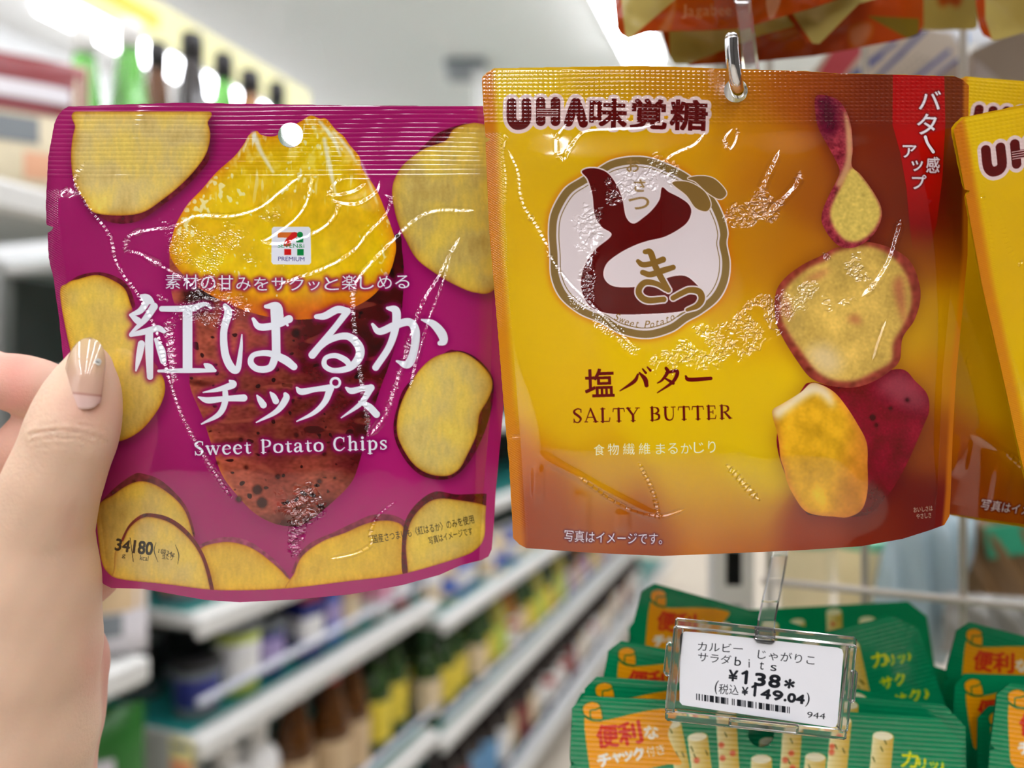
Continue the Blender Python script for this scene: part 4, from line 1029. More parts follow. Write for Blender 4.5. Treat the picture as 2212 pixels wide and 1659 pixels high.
def hand():
    st = .0008
    def P(px, py, Y): return np.array(W(px, py, Y))
    # chains of (px, py, depth, radius in px); the radius is measured at that depth
    thumb = [(194, 782, .2205, 37), (184, 835, .2200, 53), (170, 885, .2195, 64), (160, 920, .2190, 68), (146, 965, .2185, 74), (112, 1050, .2195, 84), (78, 1140, .2230, 100), (52, 1260, .2270, 138), (34, 1400, .2300, 156), (10, 1580, .2330, 170), (-40, 1800, .238, 190), (-130, 2150, .246, 215), (-260, 2700, .254, 200), (-420, 3300, .262, 215)]
    palm = [(88, 1445, .2500, 134), (70, 1560, .2500, 128), (20, 1700, .2480, 150), (-60, 1900, .2480, 180)]
    index = [(-190, 815, .262, 66), (-60, 812, .2580, 60), (40, 828, .2545, 51), (90, 842, .2525, 50), (200, 862, .2520, 44), (300, 872, .2520, 38)]
    mid = [(-200, 1090, .272, 64), (-40, 1022, .2680, 58), (70, 962, .2620, 54), (190, 925, .2560, 46), (290, 915, .2540, 38)]
    ring = [(-60, 1260, .276, 62), (90, 1190, .270, 56), (180, 1110, .2600, 52), (265, 1060, .2560, 42), (330, 1040, .2555, 36)]
    pinky = [(10, 1420, .266, 66), (120, 1325, .2640, 56), (200, 1235, .2590, 50), (262, 1178, .2565, 42), (315, 1140, .256, 36)]
    back = [(-60, 1500, .262, 150), (-150, 1250, .275, 140), (-230, 1050, .280, 130)]
    prims = []
    for ch, k in ((thumb, .006), (palm, .004), (back, .012), (index, .003), (mid, .002), (ring, .002), (pinky, .002)):
        pts = [P(a, b, c) for a, b, c, r in ch]; rs = [r * c / F for a, b, c, r in ch]
        for i in range(len(pts) - 1): prims.append((pts[i], pts[i + 1], rs[i], rs[i + 1], .0075 if i else k))
    lo = np.array(P(-240, 720, .2)); hi = np.array(P(350, 720, .295))
    xs = np.arange(-.285, -.106, st); ys = np.arange(.198, .300, st); zs = np.arange(HC - .31, HC + .024, st)
    X, Y, Z = np.meshgrid(xs, ys, zs, indexing='ij', sparse=False)
    X = X.astype(np.float32); Y = Y.astype(np.float32); Z = Z.astype(np.float32)
    S = np.full(X.shape, .05, np.float32)
    for a, b, ra, rb, k in prims:
        m = max(ra, rb) + .02
        i0, i1 = np.searchsorted(xs, [min(a[0], b[0]) - m, max(a[0], b[0]) + m]); j0, j1 = np.searchsorted(ys, [min(a[1], b[1]) - m, max(a[1], b[1]) + m]); k0, k1 = np.searchsorted(zs, [min(a[2], b[2]) - m, max(a[2], b[2]) + m])
        if i0 >= i1 or j0 >= j1 or k0 >= k1: continue
        s = np.s_[i0:i1, j0:j1, k0:k1]
        d = b - a; L = d @ d
        t = np.clip(((X[s] - a[0]) * d[0] + (Y[s] - a[1]) * d[1] + (Z[s] - a[2]) * d[2]) / L, 0, 1)
        q = np.sqrt((X[s] - a[0] - t * d[0]) ** 2 + (Y[s] - a[1] - t * d[1]) ** 2 + (Z[s] - a[2] - t * d[2]) ** 2) - (ra + (rb - ra) * t)
        h = np.clip(.5 + .5 * (S[s] - q) / k, 0, 1)
        S[s] = S[s] * (1 - h) + q * h - k * h * (1 - h)
    for ax in range(3):
        for e in (0, -1):
            sl = [slice(None)] * 3; sl[ax] = e; S[tuple(sl)] = np.maximum(S[tuple(sl)], st * .5)
    V, Q = surface_nets(S, np.array([xs[0], ys[0], zs[0]]), st)
    for _ in range(2):                                    # relax the net
        acc = np.zeros_like(V); n = np.zeros(len(V))
        for a in range(4):
            for b in (1, 3):
                np.add.at(acc, Q[:, a], V[Q[:, (a + b) % 4]]); np.add.at(n, Q[:, a], 1)
        V = V * .4 + .6 * acc / np.maximum(n, 1)[:, None]
    comp = np.arange(len(V))                              # keep the one connected body
    while True:
        m = comp[Q].min(1); new = comp.copy()
        for a in range(4): np.minimum.at(new, Q[:, a], m)
        new = new[new]
        if (new == comp).all(): break
        comp = new
    big = np.bincount(comp).argmax()
    print('hand pieces', np.sort(np.bincount(comp))[-4:])
    kv = comp == big; re = np.cumsum(kv) - 1
    Q = re[Q[kv[Q[:, 0]]]]; V = V[kv]
    # creases over the thumb joint, hollow beside the nail, faint skin lines
    px = CX + V[:, 0] / V[:, 1] * F; py = CY - (V[:, 2] - HC) / V[:, 1] * F
    front = V[:, 1] < .2225
    dep = np.zeros(len(V))
    for c, wdt, amp in (([(66, 938), (110, 930), (160, 932), (205, 944), (232, 958)], 3.2, .00045), ([(68, 952), (120, 944), (170, 948), (214, 962)], 2.6, .0003), ([(84, 922), (130, 915), (180, 918), (226, 932)], 3, .00028), ([(75, 968), (120, 962), (175, 968)], 2.6, .00018), ([(130, 905), (170, 903), (210, 908)], 3, .00015), ([(160, 1090), (168, 1130), (172, 1170)], 4, .0003)):
        C = cat(c, False, 10)
        d2 = np.full(len(V), 1e9)
        for x, y in C: d2 = np.minimum(d2, (px - x) ** 2 + (py - y) ** 2)
        dep -= 1.5 * front * amp * np.exp(-d2 / wdt ** 2); dep += front * amp * .6 * np.exp(-((np.sqrt(d2) - 2.6 * wdt) / (1.8 * wdt)) ** 2)
    fine = np.sin(px * .55 + py * .23 + 2 * np.sin(py * .05)) * np.sin(py * .41 - px * .2)
    dep += .00002 * fine
    V[:, 1] -= dep
    # skin tone: pale peach, pinker over the fingers, the joint and the fold of the palm
    pk = np.clip(sstep(.246, .253, V[:, 1]) * .55 + .5 * np.exp(-(((px - 185) / 60) ** 2 + ((py - 880) / 45) ** 2)) + .5 * np.exp(-(((px - 205) / 40) ** 2 + ((py - 1440) / 90) ** 2)) + .25 * np.exp(-(((px - 150) / 25) ** 2 + ((py - 1130) / 60) ** 2)), 0, 1)
    pk = np.maximum(pk, .9 * np.exp(-((px - 30) / 60) ** 2) * sstep(905, 870, py) * (V[:, 1] > .24))
    c = lin((232, 196, 168)) * (1 - pk[:, None]) + lin((226, 158, 142)) * pk[:, None]
    mo = np.sin(px * .031 + 1) * np.sin(py * .027) + .6 * np.sin(px * .083 + py * .05)
    c = c * (1 + .025 * mo)[:, None]
    base = np.array(W(120, 1300, .235))
    me = np_mesh('person', V - base, Q, True, np.clip(c * 1.0, 0, .9))
    sk = mat('skin', attr=True, rough=.48, spec=.35, sss=.25, bump=.12, bscale=900)
    o = link('person', me, sk, None, tuple(base))
    tag(o, "left hand of a person with a long nude thumbnail pinching the magenta pouch", 'person')
    # long gel nail: a curved plate from the cuticle to the rounded free edge
    n, mth = 34, 22
    top, bot = [], []
    ax0, ax1 = np.array((172., 878.)), np.array((195., 729.))
    for i in range(n):
        t = i / (n - 1)
        cx, cy = ax0 + (ax1 - ax0) * t
        hw = 45 * (min(1, (t / .10)) ** .5 if t < .10 else 1.0) * (1 - .08 * t)
        if t > .55: hw *= math.sqrt(max(0.0004, 1 - ((t - .55) / .45) ** 2.3))
        if t < .10: hw = max(hw, 30 + 150 * t)
        for j in range(mth):
            u = -1 + 2 * j / (mth - 1)
            x = cx + u * hw * .99; y = cy + u * hw * .10 + (6 * (1 - u * u) if t < .1 else 0) * (1 - t / .1)
            yd = .2096 + .0036 * (1 - math.sqrt(max(0, 1 - (u * hw / 56) ** 2))) / .45 - .0011 * math.sin(math.pi * t) + .0028 * t ** 1.3
            top.append(np.array(W(x, y, yd)) - base); bot.append(np.array(W(x, y, yd + .0009)) - base)
    VN = np.array(top + bot); N = n * mth
    Qn = []
    for i in range(n - 1):
        for j in range(mth - 1):
            a = i * mth + j
            Qn += [(a, a + mth, a + mth + 1, a + 1), (N + a, N + a + 1, N + a + mth + 1, N + a + mth)]
    for i in range(n - 1):
        for j in (0, mth - 1):
            a = i * mth + j; Qn.append((a, a + mth, N + a + mth, N + a))
    for j in range(mth - 1):
        for i in (0, n - 1):
            a = i * mth + j; Qn.append((a, a + 1, N + a + 1, N + a))
    t = np.repeat(np.arange(n) / (n - 1), mth); t = np.concatenate([t, t])
    cn = np.where((t < .20)[:, None], lin((236, 198, 188)), lin((222, 180, 158)) * (1 - sstep(.3, 1, t))[:, None] + lin((220, 186, 140)) * sstep(.3, 1, t)[:, None])
    cn = np.where(((t > .17) & (t < .21))[:, None], lin((196, 140, 124)), cn)
    nm = np_mesh('thumbnail', VN, Qn, True, cn)
    nail = link('thumbnail', nm, mat('gel_polish', attr=True, rough=.08, spec=.6, coat=1.0), o)
    nail['label'] = 'long nude gel thumbnail'
    s = MB()
    rp = Vector(W(213, 782, .2112)) - Vector(base)
    ring = [(0, .0), (.00085, .00015), (.00105, .0004), (.00075, .00075), (.0003, .0009)]
    mbv = []
    for r, hgt in ring[1:]:
        mbv.append([rp + Vector((r * math.cos(k * math.pi / 4), -hgt, r * math.sin(k * math.pi / 4))) for k in range(8)])
    vs = sum(mbv, []); fs = []
    for i in range(3): fs += [(i * 8 + k, i * 8 + (k + 1) % 8, (i + 1) * 8 + (k + 1) % 8, (i + 1) * 8 + k) for k in range(8)]
    fs += [tuple(range(24, 32)), tuple(reversed(range(8)))]
    s.add(vs, fs)
    g = s.build('rhinestone', mat('clear_rhinestone', (240, 244, 250), rough=.02, metal=.85), nail)
    return o
the_hand = hand()
# ------------------------------------------------------------------ green stick-snack pouches
def art_green():
    cv = Canvas(1222, 1490, 2096, 2360, 2.0, (10, 138, 92))
    cv.C *= (1 + .02 * cv.noise(90, seed=501))[..., None]
    X, Y = cv.X, cv.Y
    def stick(x0, y0, x1, y1, w, seed):
        d = np.array((x1 - x0, y1 - y0), float); L = np.hypot(*d); d /= L; nrm = np.array((-d[1], d[0]))
        P = [(x0, y0) - nrm * w / 2, (x1, y1) - nrm * w / 2, (x1, y1) + nrm * w / 2, (x0, y0) + nrm * w / 2]
        m = np.maximum(cv.poly(P, False), cv.poly([np.array((x0, y0)) + nrm * w / 2 * math.cos(a) + d * w * .22 * math.sin(a) for a in np.linspace(0, 2 * math.pi, 16)], False))
        u = ((X - x0) * nrm[0] + (Y - y0) * nrm[1]) / w + .5
        lo = np.array((238, 230, 178)); hi = np.array((206, 166, 62))
        f = np.clip(1.1 - u, 0, 1)[..., None] * .9
        cv.paint(m, lo * (1 - f) + hi * f)
        r = np.random.default_rng(seed)
        for _ in range(int(L / 22)):
            s, q = r.random() * L * .95 + 8, (r.random() - .5) * w * .7
            c = np.array((x0, y0)) + d * s + nrm * q
            if r.random() < .28: cv.paint(cv.blur(cv.disc(c[0], c[1], 6.5), 1.5) * m, (216, 84, 54), .85)
            else: cv.paint(cv.stroke([(c[0] - 2, c[1] - 4, 3), (c[0] + 2, c[1] + 5, 3)]) * m, (70, 76, 24), .8)
        e = cv.poly([np.array((x0, y0)) + nrm * w * .46 * math.cos(a) + d * w * .2 * math.sin(a) for a in np.linspace(0, 2 * math.pi, 16)], False)
        cv.paint(e, (240, 236, 206), .85)
    for k, a in enumerate([(1455, 1566, 1520, 1900, 34), (1507, 1592, 1545, 1900, 44), (1568, 1540, 1590, 1900, 44), (1645, 1640, 1645, 1900, 46), (1712, 1572, 1690, 1900, 42), (1762, 1636, 1740, 1900, 46), (1818, 1556, 1785, 1900, 44), (1908, 1590, 1880, 1900, 46), (1330, 1700, 1420, 1960, 44)]):
        stick(*a, 510 + k)
    # orange banner with a rolled corner
    fl = cv.poly([(1262, 1553), (1284, 1557), (1304, 1556), (1330, 1551), (1366, 1542), (1400, 1535), (1430, 1531), (1462, 1533), (1452, 1560), (1443, 1587), (1456, 1620), (1472, 1650), (1440, 1652), (1390, 1664), (1350, 1678), (1300, 1688), (1283, 1682), (1274, 1660)])
    og = (246, 160, 28); dg = (6, 110, 64)
    cv.paint(fl, og)
    r = cv.poly([(1260, 1528), (1272, 1518), (1290, 1519), (1297, 1530), (1300, 1554), (1282, 1556), (1264, 1546)])
    cv.paint(cv.grow(r, 2.5), dg); cv.paint(r, og)
    for P in ([(1262, 1545, 3), (1276, 1553, 3), (1300, 1555, 3)], [(1276, 1552, 3), (1275, 1536, 3), (1286, 1533, 3), (1297, 1528, 3)]): cv.paint(cv.stroke(P), dg)
    rd = (214, 58, 44)
    for ch, a, b, h in (('便', (1292, 1616), (1337, 1612), 48), ('利', (1341, 1612), (1389, 1603), 48)): cv.paint(cv.grow(cv.run(ch, a, b, h), 2.2), rd)
    wt = (240, 238, 232)
    cv.paint(cv.grow(cv.run('な', (1393, 1597), (1423, 1594), 28), 1.6), wt)
    for ch, a, b, h, g in (('チ', (1294, 1658), (1322, 1652), 26, 2.2), ('ャ', (1324, 1648), (1344, 1645), 20, 2), ('ッ', (1346, 1645), (1368, 1641), 19, 2), ('ク', (1371, 1644), (1394, 1638), 26, 2), ('付', (1399, 1636), (1417, 1632), 22, .8), ('き', (1421, 1632), (1438, 1628), 22, 1)):
        cv.paint(cv.grow(cv.run(ch, a, b, h), g), wt)
    ye = (240, 222, 26)
    for s, x, y, w_, h in (('カ', 1946, 1656, 36, 34), ('リッ♪', 1984, 1664, 54, 26), ('サク', 1950, 1712, 60, 28), ('サク♪', 1968, 1762, 84, 30)):
        cv.paint(cv.grow(cv.run(s, (x, y), (x + w_, y + 3), h), 1.4), ye)
    cv.paint(cv.disc(2010, 1842, 58), (238, 140, 26)); cv.paint(cv.grow(cv.run('ち', (2006, 1822), (2034, 1824), 30), 1.4), wt)
    return cv

OUT_G = np.array([(1236, 1530), (1262, 1503), (1500, 1515), (1834, 1538), (2028, 1551), (2076, 1600), (2086, 1900), (2092, 2330), (1990, 2350), (1600, 2352), (1240, 2330), (1232, 1900), (1231, 1655), (1242, 1650), (1231, 1642)], float)

def h_green(cv):
    X, Y = cv.X, cv.Y
    u = np.clip((X - 1232) / 850, 0, 1)
    U = np.sin(np.pi * np.clip((u - .03) / .94, 0, 1)) ** .8
    h = 4 * U * sstep(1690, 2000, Y) * (1 - .5 * sstep(2150, 2352, Y)) + 1.2 * np.sin(u * 3.3)
    return h + .25 * cv.noise(60, seed=520) * U

def build_green():
    cv = art_green()
    D = lambda x, y: .268 + 0 * x
    h = h_green(cv)
    p = (cv.Y - 1503 - (cv.X - 1236) * .058) / 10.5
    s = sstep(0, 1, p) * sstep(20, 18.5, p)
    h = h + .16 * s * np.abs(np.sin(np.pi * p)) ** .6 + .02 * cv.noise(5, seed=521)
    base = W(1236, 1504, .268)
    t = tag(empty('snack_pouch', base), 'front green stick snack pouch with its hang hole right under the price tag', 'snack pouch', 'green pouches hanging from the lower hooks')
    loops = [OUT_G, circle(1644, 1586, 28)]
    panel('front_panel', cv, loops, D, h, FILM, t, base)
    back_panel(cv, loops, D, h_green, 1690, base, (10, 120, 80), t, bst=10, bulge=.25)
    return t

def yb(rx): return rx
pouch_g = build_green()
GB = Vector(W(1236, 1504, .268))
gl = Vector((0, 0, 0)); gr = W(2062, 1562, .268) - GB
for px, py, Y, an, roll, pitch, lab in (
    (1264, 1462, .2735, gl, 1.0, 0, 'green pouch directly behind the front one, only its orange scroll corner visible'),
    (1318, 1382, .2855, gl, 8, 0, 'green pouch with white glare stripes on its seal, left of the price tag'),
    (1392, 1256, .312, gl, 13, 0, 'rearmost green pouch with its left corner raised, orange banner above the price tag'),
    (1988, 1304, .350, gr, -7, 0, 'dark green pouch behind all others in its stack, top edge level below the wire grid'),
    (1962, 1330, .296, gr, -17.5, 0, 'green pouch tilted counter-clockwise with yellow writing right of the price tag'),
    (2072, 1340, .303, gl, 12, 0, 'rear green pouch of the right-hand stack, its whole orange banner in view'),
    (2061, 1456, .291, gl, -1, 0, 'green pouch second from the back in the right-hand stack'),
    (2113, 1526, .283, gl, -1, 0, 'green pouch squeezed between two others low in the right-hand stack'),
    (2156, 1474, .272, gl, 5, 0, 'frontmost green pouch of the right-hand stack, cut by the photo edge')):
    q = copy_tree(pouch_g); q['label'] = lab
    put(q, px, py, Y, an, roll, pitch)

# ------------------------------------------------------------------ orange and cream pouches overhead
OR, CR = (168, 70, 18), (184, 166, 98)  # base colours darkened to carry the shade up there
def hanging(outline, Y, label, paint, x0, x1, y1, y0=-330, bulge=9, tiltx=0.):
    cv = Canvas(x0, y0, x1, y1, 2.0, OR)
    paint(cv)
    D = lambda x, y: Y + tiltx * (x - x0) / (x1 - x0)
    cx, hw = (x0 + x1) / 2, (x1 - x0) / 2
    def hf(c):
        u = np.clip((c.X - x0) / (x1 - x0), 0, 1); v = np.clip((c.Y - y0) / (y1 - y0), 0, 1)
        return (bulge + 7) * np.sin(np.pi * u) ** .8 * np.minimum(np.sin(np.pi * np.clip(v, .02, .98)) ** .7, 1) * np.clip((y1 - 4 - c.Y) / 130, 0, 1) ** .8 + .35 * c.noise(34, seed=int(x0)) + .25 * c.noise(14, seed=int(x0) + 1)
    base = W(cx, y0, Y)
    t = tag(empty('snack_pouch', base), label, 'snack pouch', 'orange and cream pouches hanging at the top edge')
    L = [np.array(outline, float)]
    panel('front_panel', cv, L, D, hf(cv), FILMB, t, base)
    back_panel(cv, L, D, hf, 0, base, CR, t, bst=10)
    return t
def pa(cv):
    cv.paint(cv.poly([(1341, -10), (1346, 40), (1351, 76), (1357, 84), (1365, 80), (1458, 0), (1500, -40), (1345, -40)], False), CR)
    cv.paint(cv.blur(cv.stroke([(1452, -30, 6), (1456, 10, 8), (1446, 40, 14), (1434, 66, 22)]), 3), (200, 170, 150), .35)
    w = [('J', 1472, 12, 30), ('a', 1486, 15, 16), ('g', 1503, 15, 22), ('a', 1519, 15, 16), ('b', 1536, 13, 26), ('e', 1552, 14, 16), ('e', 1567, 14, 16)]
    for ch, x, ww, h in w:
        y = {'J': 40, 'g': 41}.get(ch, 35) - (x - 1472) * .02
        cv.paint(cv.grow(cv.run(ch, (x, y), (x + ww * .9, y), h), .8), (206, 150, 120), .8)
    cv.paint(cv.poly([(1660, -30), (1690, -30), (1680, 20), (1664, 42), (1655, 10)]), (206, 160, 140), .7)
hanging([(1326, -330), (1327, 0), (1333, 60), (1340, 74), (1357, 84), (1397, 70), (1430, 68), (1519, 66), (1598, 62), (1630, 54), (1698, 34), (1760, 16), (1870, -22), (1880, -330)], .300,
        'orange pouch with a cream corner and white lettering, leftmost along the top edge', pa, 1322, 1884, 88)
def pb(cv):
    cv.C[:] = CR
    cv.paint(cv.poly([(1400, -340), (1436, -340), (1447, 120), (1457, 140), (1430, 150)], False), OR)
hanging([(1424, -330), (1428, 60), (1444, 118), (1457, 137), (1487, 138), (1563, 108), (1630, 80), (1710, 58), (1780, 30), (1900, -5), (1900, -330)], .3135,
        'cream bottom of a pouch right behind the lettered orange pouch', pb, 1420, 1904, 142, bulge=5)
def pc(cv):
    cv.C[:] = CR
    cv.paint(cv.poly([(1680, -340), (1716, -340), (1712, 30), (1752, 90), (1770, 110), (1690, 110)], False), OR)
hanging([(1690, -330), (1696, 28), (1735, 82), (1750, 93), (1770, 95), (1785, 80), (1868, -5), (1868, -330)], .3075,
        'cream pouch corner with an orange edge pointing down, right of the clear plastic strip', pc, 1686, 1872, 100, bulge=4)
def pd(cv):
    cv.paint(cv.poly([(1872, 34), (1985, 40), (1985, 80), (1962, 84)], False), (120, 100, 44))
    for P in ([(1500, 100), (1530, 92), (1545, 120), (1515, 132)], [(1660, 80), (1700, 60), (1730, 66), (1700, 84)], [(1840, 60), (1880, 50), (1878, 80), (1850, 104), (1836, 88)]):
        cv.paint(cv.blur(cv.poly(P), 5), (196, 150, 130), .55)
hanging([(1480, -330), (1487, 142), (1640, 133), (1760, 121), (1900, 95), (1965, 82), (1984, 75), (1995, 55), (1995, -330)], .329,
        'wide orange pouch hanging behind the other overhead pouches, just above the striped box', pd, 1476, 1999, 148, bulge=5)
def pe(cv):
    cv.C[:] = CR
    cv.paint(cv.blur(cv.poly([(2020, -340), (2090, -340), (2080, -20), (2050, 6), (2024, -20)]), 5), (170, 60, 30), .9)
hanging([(1972, -330), (1972, 60), (1982, 65), (2104, 64), (2112, 58), (2112, -330)], .347,
        'dim flat-bottomed cream pouch between the wide orange pouch and the right corner pouch', pe, 1968, 2116, 70, bulge=4)
def pf(cv):
    cv.C[:] = CR
    cv.paint(cv.poly([(2090, -340), (2122, -340), (2128, 40), (2142, 84), (2146, 100), (2090, 100)], False), OR)
hanging([(2100, -330), (2108, 10), (2116, 60), (2124, 76), (2146, 87), (2160, 85), (2212, 70), (2330, 44), (2330, -330)], .311,
        'cream pouch with an orange side in the upper right corner of the photo', pf, 2096, 2334, 92, bulge=5)

# ------------------------------------------------------------------ hooks, price tag
M_chrome = mat('chrome', (225, 225, 228), rough=.08, metal=1.0)
M_clear = mat('clear_plastic', (240, 242, 240), rough=.06, trans=.96, ior=1.46)
def bez(P, n=10): return [Vector(p) for p in cat([tuple(p) for p in P], False, n)]
yb0 = .2375
tip = [W(1580, 82, .2215), W(1581, 110, .2220), W(1585, 150, .2232), W(1590, 180, .2262), W(1594, 196, .2330), W(1597, 199, .245), W(1606, 196, .30), W(1640, 196, .416)]
hk = tag(empty('display_hook', tip[-1]), 'chrome display hook with an upturned tip through the hole of the big yellow pouch', 'hook')
rod = MB().tube([p - tip[-1] for p in bez(tip, 12)], .0019, 18)
rod.build('rod', M_chrome, hk)
MB().tube([tip[0] - tip[-1] + Vector((0, 0, -.0002)), tip[0] - tip[-1] + Vector((0, 0, .0009)), tip[0] - tip[-1] + Vector((0, 0, .0014))], [.0019, .0017, .0009], 18).build('tip', M_chrome, hk)
MB().box((0, .004, 0), (.03, .004, .022), None, .002).build('back_plate', M_chrome, hk)

def strip(pts, w, th):
    mb = MB(); pts = [Vector(p) for p in pts]
    vs = []; n = len(pts)
    for p in pts: vs += [p + Vector((-w / 2, -th / 2, 0)), p + Vector((w / 2, -th / 2, 0)), p + Vector((w / 2, th / 2, 0)), p + Vector((-w / 2, th / 2, 0))]
    fs = [(i * 4 + k, i * 4 + (k + 1) % 4, i * 4 + 4 + (k + 1) % 4, i * 4 + 4 + k) for i in range(n - 1) for k in range(4)] + [(3, 2, 1, 0), (4 * n - 4, 4 * n - 3, 4 * n - 2, 4 * n - 1)]
    return mb.add(vs, fs)
s0 = W(1600, -60, .285)
ar = tag(empty('plastic_tag_arm', s0), 'clear plastic strip slanting down just right of the chrome hook tip', 'tag arm')
strip([s0 - s0, W(1604, 2, .284) - s0, W(1614, 80, .283) - s0, W(1623, 150, .282) - s0, W(1632, 230, .283) - s0], .0054, .0016).build('strip', M_clear, ar)
mb = MB().box(W(1603, 0, .2835) - s0, (.0062, .003, .0022), None, .0008); mb.build('collar', M_clear, ar)

# tag: card in a clear holder on its arm
TY = .2450
c0 = W(1643, 1466, TY)
def TP(px, py, Y=TY): return W(px, py, Y) - c0
th = tag(empty('price_tag_holder', c0), 'clear plastic price tag holder hanging in front of the green pouches', 'price tag holder')
ang = math.atan2(38, 352)
Mt = Matrix.Rotation(ang, 3, 'Y')
px_m = TY / F
mb = MB()
wT, hT = 392 * px_m, 188 * px_m
def bar(x, z, w_, h_, d=.0022, y=0): mb.box(Mt @ Vector((x, y, z)), (w_, d, h_), Mt, .0006)
t_ = 20 * px_m
bar(0, hT / 2 + t_ * .35, wT, t_); bar(0, -hT / 2 - t_ * .35, wT, t_); bar(-wT / 2 + t_ * .4, 0, t_, hT); bar(wT / 2 - t_ * .4, 0, t_, hT)
bar(0, 0, wT - .002, hT - .001, .0007, .0019)
mb.build('frame', M_clear, th)
for sx, zz in ((-1, .1), (1, .02)):
    mb = MB(); mb.box(Mt @ Vector((sx * (wT / 2 + 5 * px_m), .001, zz * hT)), (15 * px_m, .003, 72 * px_m), Mt, .0008); mb.build('side_clip', M_clear, th)
mb = MB(); mb.box(Mt @ Vector((.002, -.0015, -hT / 2 - t_ * .1)), (150 * px_m, .0015, 22 * px_m), Mt, .0006); mb.build('lower_lip', M_clear, th)
strip([TP(1652, 1378, .2452), TP(1656, 1340, .2465), TP(1664, 1300, .253), TP(1675, 1250, .265), TP(1684, 1200, .280), TP(1690, 1160, .31)], .0052, .0016).build('arm', M_clear, th)
mb = MB(); mb.box(TP(1651, 1372, .2452), (44 * px_m, .0035, 34 * px_m), Mt, .001); mb.build('socket', M_clear, th)

def card_art():
    cv = Canvas(1456, 1352, 1832, 1584, .75, (232, 232, 236))
    K = (36, 38, 44)
    for s, a, b, h, g in (('カルビー', (1507, 1405), (1604, 1411), 19, .2), ('じゃがりこ', (1636, 1423), (1759, 1437), 21, .2), ('サラダ', (1507, 1428), (1578, 1436), 20, .2), ('b', (1586, 1437.5), (1600, 1439), 19, .1), ('i', (1617, 1442), (1619.5, 1442), 18, .2), ('t', (1640, 1446), (1649, 1447), 17, .1), ('s', (1664, 1449), (1677, 1450), 13, .1),
                          ('¥', (1573, 1470), (1592, 1472), 23, 1), ('3', (1630, 1480), (1652, 1482), 26, 1.7), ('8', (1660, 1483), (1683, 1486), 26, 1.7), ('*', (1694, 1485), (1714, 1488), 19, 1.4),
                          ('(', (1542, 1499), (1549, 1500), 30, .2), ('税込', (1552, 1499), (1595, 1502), 22, 0), ('¥', (1602, 1501), (1615, 1502), 17, .7), ('4', (1643, 1507.5), (1663, 1510), 20, 1.4), ('9', (1668, 1511), (1689, 1514), 20, 1.4), ('.', (1693, 1514.5), (1698, 1515), 5, .8), ('0', (1701, 1515.5), (1717, 1517.5), 18, 1.5), ('4', (1719, 1518), (1736, 1520), 18, 1.5), (')', (1739, 1526), (1747, 1527), 30, .3), ('944', (1743, 1550), (1782, 1554), 13, .2)):
        m = cv.run(s, a, b, h)
        cv.paint(cv.grow(m, g) if g else m, K)
    for P in ([(1604, 1455, 5), (1609, 1453, 6), (1613, 1451, 6.5)], [(1613, 1452, 7), (1611, 1475, 7)], [(1625, 1484, 4.5), (1629, 1482, 5), (1632, 1480, 5.5)], [(1632, 1481, 6), (1630, 1502, 6)]): cv.paint(cv.stroke(P), K)
    # bars from (1504,1498) to (1705,1527)
    bars = [(0, 2), (5, 3), (12, 2), (17, 5), (24, 2), (29, 9), (41, 6), (48, 2), (53, 9), (63, 2), (67, 2), (77, 2), (81, 2), (88, 9), (98, 2), (102, 2), (105, 2), (111, 9), (121, 2), (128, 2), (135, 8), (145, 2), (150, 9), (161, 2), (165, 2), (170, 8), (180, 2), (184, 9), (196, 2), (200, 2)]
    for x, w_ in bars:
        x0 = 1504 + x; x1 = x0 + w_; f = lambda q: 1498 + (q - 1504) * .144
        cv.paint(cv.poly([(x0, f(x0)), (x1, f(x1)), (x1, f(x1) + 14), (x0, f(x0) + 14)], False), K)
    return cv
cc = card_art()
OC = np.array([(1468, 1376), (1471, 1368), (1480, 1364), (1520, 1367), (1810, 1399), (1819, 1403), (1822, 1413), (1809, 1562), (1805, 1570), (1796, 1571), (1474, 1523), (1468, 1516)], float)
cb_ = W(1643, 1466, TY)
pt = tag(empty('price_card', cb_), 'white paper price card reading 138 yen inside the clear holder', 'price card')
panel('card', cc, [OC], lambda x, y: TY - .0002 + 0 * x, cc.zero(), PAPER, pt, cb_)

# ------------------------------------------------------------------ wire grid, upright, things behind the grid
M_wire = mat('grey_coated_wire', (176, 168, 158), rough=.4)
def gp(x, py): 
    Y = .455 - .049 * (x - 1690) / 522
    return W(x, py, Y)
g0 = gp(1690, 830)
gg = tag(empty('wire_grid_panel', g0), 'grey wire grid panel behind the hanging pouches on the right', 'wire grid')
for x in (1662, 1868, 2080, 2300): MB().tube([gp(x, -1200) - g0, gp(x, 2400) - g0], .0021, 10).build('vertical_wire', M_wire, gg)
for z in [.230 - .0585 * i * 1.0 for i in range(-1, 12)]:
    a, b = gp(1640, 830), gp(2330, 830)
    k = -.1135 - (.0585 * -6) 
    MB().tube([Vector((a.x, a.y - .004, HC + z - .3465)) - g0 + Vector((0, 0, 0)), Vector((b.x, b.y - .004, HC + z - .3465)) - g0], .0021, 10).build('horizontal_wire', M_wire, gg)

